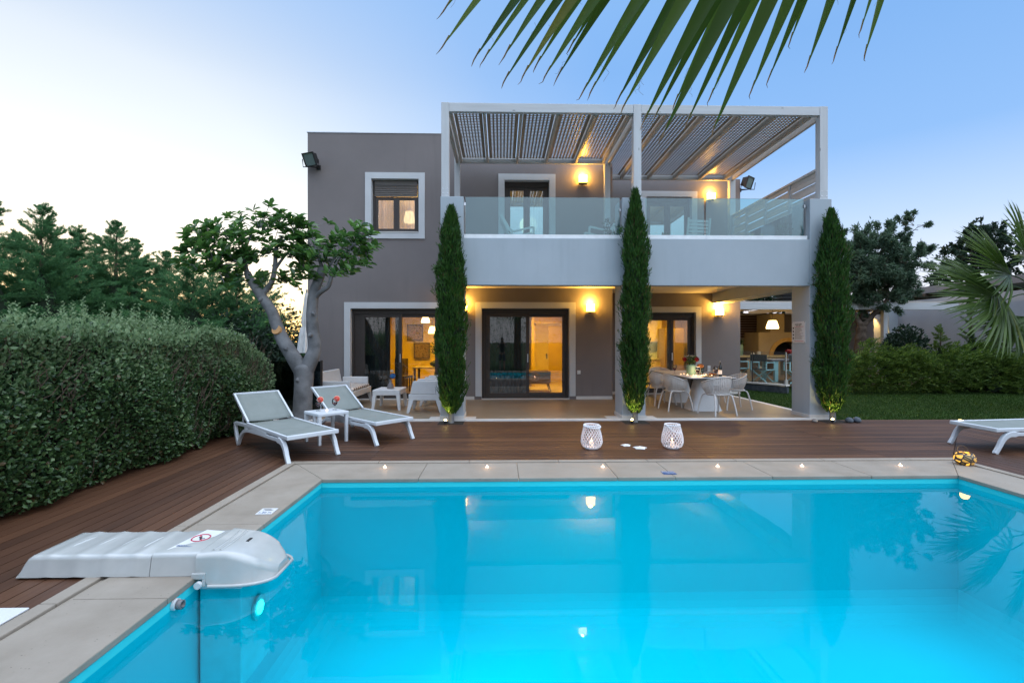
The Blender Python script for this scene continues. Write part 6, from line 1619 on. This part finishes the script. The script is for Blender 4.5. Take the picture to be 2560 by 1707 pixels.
fr = [(Vector((11.45,10.75,2.48)),Vector((-1,-.10,-.14)),Vector((-.06,-.86,.44)),1.72,42,2.7,.03),
      (Vector((11.80,10.95,3.10)),Vector((-.90,-.1,.42)),Vector((.25,-.80,.45)),1.60,38,2.5,.03),
      (Vector((12.10,10.85,3.45)),Vector((-.50,-.1,.88)),Vector((.45,-.80,.25)),1.45,34,2.4,.02),
      (Vector((11.75,10.6,2.10)),Vector((-.55,-.2,-.85)),Vector((-.30,-.80,.45)),1.10,30,2.4,.06),
      (Vector((11.62,11.15,2.85)),Vector((-.98,.1,.12)),Vector((.1,-.65,.72)),1.55,36,2.5,.05),
      (Vector((12.6,10.6,3.6)),Vector((.3,-.1,.95)),Vector((-.3,-.8,.3)),1.3,30,2.4,.06),
      (Vector((12.9,10.7,2.9)),Vector((.9,-.2,.3)),Vector((-.2,-.5,.8)),1.2,30,2.4,.12),
      (Vector((12.15,10.3,2.2)),Vector((-.25,-.6,-.75)),Vector((-.1,-.75,.6)),1.1,30,2.4,.08),
      (Vector((12.2,10.3,3.0)),Vector((-.55,-.6,.5)),Vector((.35,-.6,.7)),1.2,32,2.4,.06)]
for hub,ax_,nr_,rb,ns_,spd,dr in fr: pet.tube(frond(fpalm,hub,ax_,nr_.normalized(),rb,ns_,spd,dr,rngp,C,.058),.014,6)
pet.build('petiole',M['stem'],fpalm)
g = MB(); g.tube([(12.7,10.95,-.02),(12.6,10.92,1.2),(12.45,10.9,2.55)],[.19,.16,.14],12); g.build('trunk',M['bark'],fpalm)
point((12.35,10.2,.25),9,(1,.68,.2),.05,name='palm_uplight')

# --- the palm standing by the photographer; one fan leaf hangs into the picture
palm = thing('overhanging_palm','tall fan palm whose long leaf tips hang down from the top of the picture','palm',(0,0,0))
PT = Vector((.95,-1.75,4.35)); g = MB(); g.tube([(.95,-1.75,-.03),(.93,-1.75,1.5),(.94,-1.75,3),tuple(PT)],[.24,.20,.19,.21],14); g.build('trunk',M['bark'],palm)
hub = Vector((1.18,1.15,3.55)); Vs = []; Fs = []; Vt = []; Ft = []
tipsS = [(1110,30,.62,1.75),(1108,118,.60,1.8),(1186,150,.55,1.78),(1210,150,.55,1.86),(1262,140,.5,1.72),(1260,205,.52,1.85),(1308,190,.5,1.78),(1340,0+165,.5,1.9),(1363,190,.55,1.8),(1394,192,.52,1.86),(1456,232,.52,1.78),(1478,228,.5,1.84),(1560,265,.52,1.72),(1545,250,.5,1.82),(1612,300,.47,1.78),(1640,290,.47,1.86),(1660,335,.47,1.7),(1722,302,.42,1.86),(1788,322,.38,1.74),(1780,240,.4,1.92),(1886,220,.36,1.8),(1930,190,.40,1.86),(2030,155,.30,1.8),(2100,130,.30,1.88),(2168,60,.28,1.84),(2178,125,.24,1.8),(1690,255,.40,1.95),(1425,120,.5,1.95),(1985,95,.3,1.95)]
for sx,sy,slope,Y in tipsS:
    X,Z = pxw(sx,sy,Y); p2 = Vector((X,Y,Z)); ln = .62
    p1 = p2+Vector((slope*ln*.95,-.10,ln)); p1 = p1.lerp(hub,.28)
    blade(Vs,Fs,None,None,hub,p1,p2,.074 if Y < 1.84 else .058,14,up=Vector((.15,-1,.25)),fold=.16)
mkblades('frond',Vs,Fs,palm,M['palm_leaf'])
g = MB(); rngt = random.Random(4)     # dry thread-like tips
for sx,sy,slope,Y in tipsS:
    X,Z = pxw(sx,sy,Y); p = Vector((X,Y,Z)); d_ = Vector((-slope*.03,.0,-.03)); 
    g.tube([p-d_*1.3,p+d_*.1,p+d_*.7+Vector((rngt.uniform(-.004,.004),0,0)),p+d_*1.15+Vector((rngt.uniform(-.006,.012),0,rngt.uniform(-.002,.010)))],[.0035,.0028,.0015,.0006],5,caps=False)
for _ in range(36):
    sx,sy,slope,Y = rngt.choice(tipsS); u = rngt.uniform(.05,.5); X,Z = pxw(sx+slope*u*600,sy-u*600,Y); p = Vector((X,Y-.004,Z)); q = [p]
    for k in range(6): q.append(q[-1]+Vector((rngt.uniform(-.014,.014),rngt.uniform(-.004,.004),-rngt.uniform(.004,.016))))
    g.tube(q,.0005,4,caps=False)
stuff(g.build('dry_fibres',M['palm_tip'],palm))
pet = MB(); pet.tube(arc([PT,Vector((1.05,-.4,4.2)),hub],6),.022,8)
rngq = np.random.default_rng(9)
for k in range(11):
    a = k*2.4+.3; el = rngq.uniform(.1,.9)
    d_ = Vector((cos(a)*cos(el),sin(a)*cos(el),sin(el)))
    if d_.y > .25: d_.y = -d_.y
    h_ = PT+d_*1.15; pet.tube(frond(palm,h_,d_,Vector((-d_.x*.4,-d_.y*.4,1)).normalized(),1.0,26,2.4,.2,rngq,PT),.02,6)
pet.build('petiole',M['stem'],palm)

# --- hedge behind the photographer, seen only in the door glass
rng = np.random.default_rng(77)
hedge_mesh(-11,11,-6.8,-5.4,4.8,17000,'tall_hedge','tall dark hedge behind the pool, mirrored in the glass doors','hedge_leaf',(.10,.06),rng,.3,('back','top'),up=.2)
# ------------------------------------------------------------------ the photographer, mirrored in the middle door
M['skin'] = plain('skin',(.36,.21,.15),.55); M['black_cloth'] = plain('black_cotton',(.015,.015,.017),.9); M['denim'] = plain('dark_denim',(.035,.05,.075),.85); M['hair'] = plain('dark_hair',(.012,.009,.008),.7)
per = thing('person','person in a black T-shirt and shorts holding a camera to the eye','person',(.06,-.52,-.012))
def skin(name,verts,edges,radii,mat,parent,root=0,sub=2):
    me = bpy.data.meshes.new(name); me.from_pydata(verts,edges,[]); o = bpy.data.objects.new(name,me); COL.objects.link(o)
    m = o.modifiers.new('skin','SKIN'); m.use_smooth_shade = True
    for i,r_ in enumerate(radii):
        q = me.skin_vertices[0].data[i]; q.radius = (r_,r_) if not isinstance(r_,tuple) else r_; q.use_root = (i == root)
    s = o.modifiers.new('sub','SUBSURF'); s.levels = sub; s.render_levels = sub
    me.materials.append(mat); o.parent = parent; return o
B = [(0,0,.93),(0,0,1.10),(0,.0,1.28),(0,0,1.42),(0,.01,1.50),(0,.03,1.58),(0,.04,1.66),(0,.035,1.73)]
rb = [(.145,.105),(.13,.095),(.155,.105),(.13,.085),.055,.066,.078,.062]
ed = [(i,i+1) for i in range(7)]
for s in (-1,1):
    b = len(B); B += [(s*.17,0,1.42),(s*.235,.10,1.24),(s*.10,.30,1.49),(s*.075,.335,1.53)]; rb += [.058,.046,.034,.026]; ed += [(3,b),(b,b+1),(b+1,b+2),(b+2,b+3)]
    b = len(B); B += [(s*.095,0,.86),(s*.105,.015,.50),(s*.11,-.015,.10),(s*.115,-.03,.05),(s*.13,.13,.035)]; rb += [.088,.058,.040,.042,.036]; ed += [(0,b),(b,b+1),(b+1,b+2),(b+2,b+3),(b+3,b+4)]
skin('body',B,ed,rb,M['skin'],per)
# five fingers of each hand closed round the camera
g = MB()
for s in (-1,1):
    for k,(l,z) in enumerate(((.045,.030),(.052,.012),(.048,-.006),(.038,-.022))):
        p = Vector((s*.078,.345,1.535+z)); g.tube([p,p+Vector((s*.004,l*.5,.002)),p+Vector((-s*.012,l*.85,0)),p+Vector((-s*.035,l*.95,-.002))],[.0095,.009,.008,.007],7)
    p = Vector((s*.070,.335,1.515)); g.tube([p,p+Vector((-s*.02,.0,-.012)),p+Vector((-s*.040,.004,-.008))],[.011,.010,.008],7)
g.build('fingers',M['skin'],per)
sv = [(0,0,.96),(0,0,1.10),(0,0,1.28),(0,0,1.41),(0,0.005,1.47)]; sr = [(.158,.118),(.148,.112),(.168,.118),(.142,.098),.072]; se = [(0,1),(1,2),(2,3),(3,4)]
for s in (-1,1): b = len(sv); sv += [(s*.175,0,1.42),(s*.215,.06,1.31)]; sr += [.075,.066]; se += [(3,b),(b,b+1)]
skin('t_shirt',sv,se,sr,M['black_cloth'],per,1)
sv = [(0,0,.95)]; sr = [(.155,.12)]; se = []
for s in (-1,1): b = len(sv); sv += [(s*.095,0,.84),(s*.105,.012,.60),(s*.105,.012,.50)]; sr += [.105,.088,.084]; se += [(0,b),(b,b+1),(b+1,b+2)]
skin('shorts',sv,se,sr,M['denim'],per)
g = MB(); g.lathe([(.001,.10),(.055,.085),(.082,.04),(.086,-.01),(.080,-.045)],(0,.022,1.69),18); g.build('hair',M['hair'],per)
g = MB()
for s in (-1,1): g.lathe([(.001,-.03),(.016,-.02),(.02,0),(.016,.022),(.001,.03)],(s*.083,.03,1.64),8)
g.lathe([(.001,-.03),(.016,-.018),(.009,.02),(.001,.035)],(0,.118,1.645),8); g.build('ears_and_nose',M['skin'],per)
g = MB(); g.box(-.018,.018,.108,.116,1.595,1.603); g.build('mouth',M['red'],per)
g = MB()
for s in (-1,1): g.lathe([(.001,-.01),(.01,0),(.001,.01)],(s*.032,.108,1.675),8)
g.build('eyes',M['ink'],per)
for s in (-1,1): g = MB(); g.box(s*.12-.05,s*.12+.05,-.09,.19,0,.07); g.build('shoe',M['black_cloth'],per,bevel=.03,seg=3)
cm = thing('stills_camera','black stills camera held up by the person','camera',(.06,-.12,1.538)); g = MB(); g.box(-.065,.065,-.055,-.005,-.045,.045); g.box(-.025,.025,-.05,-.01,.045,.07); g.build('body',M['iron'],cm,bevel=.008); g = MB(); g.tube([(0,-.01,0),(0,.075,0)],[.036,.04],18); g.build('lens',M['iron'],cm)
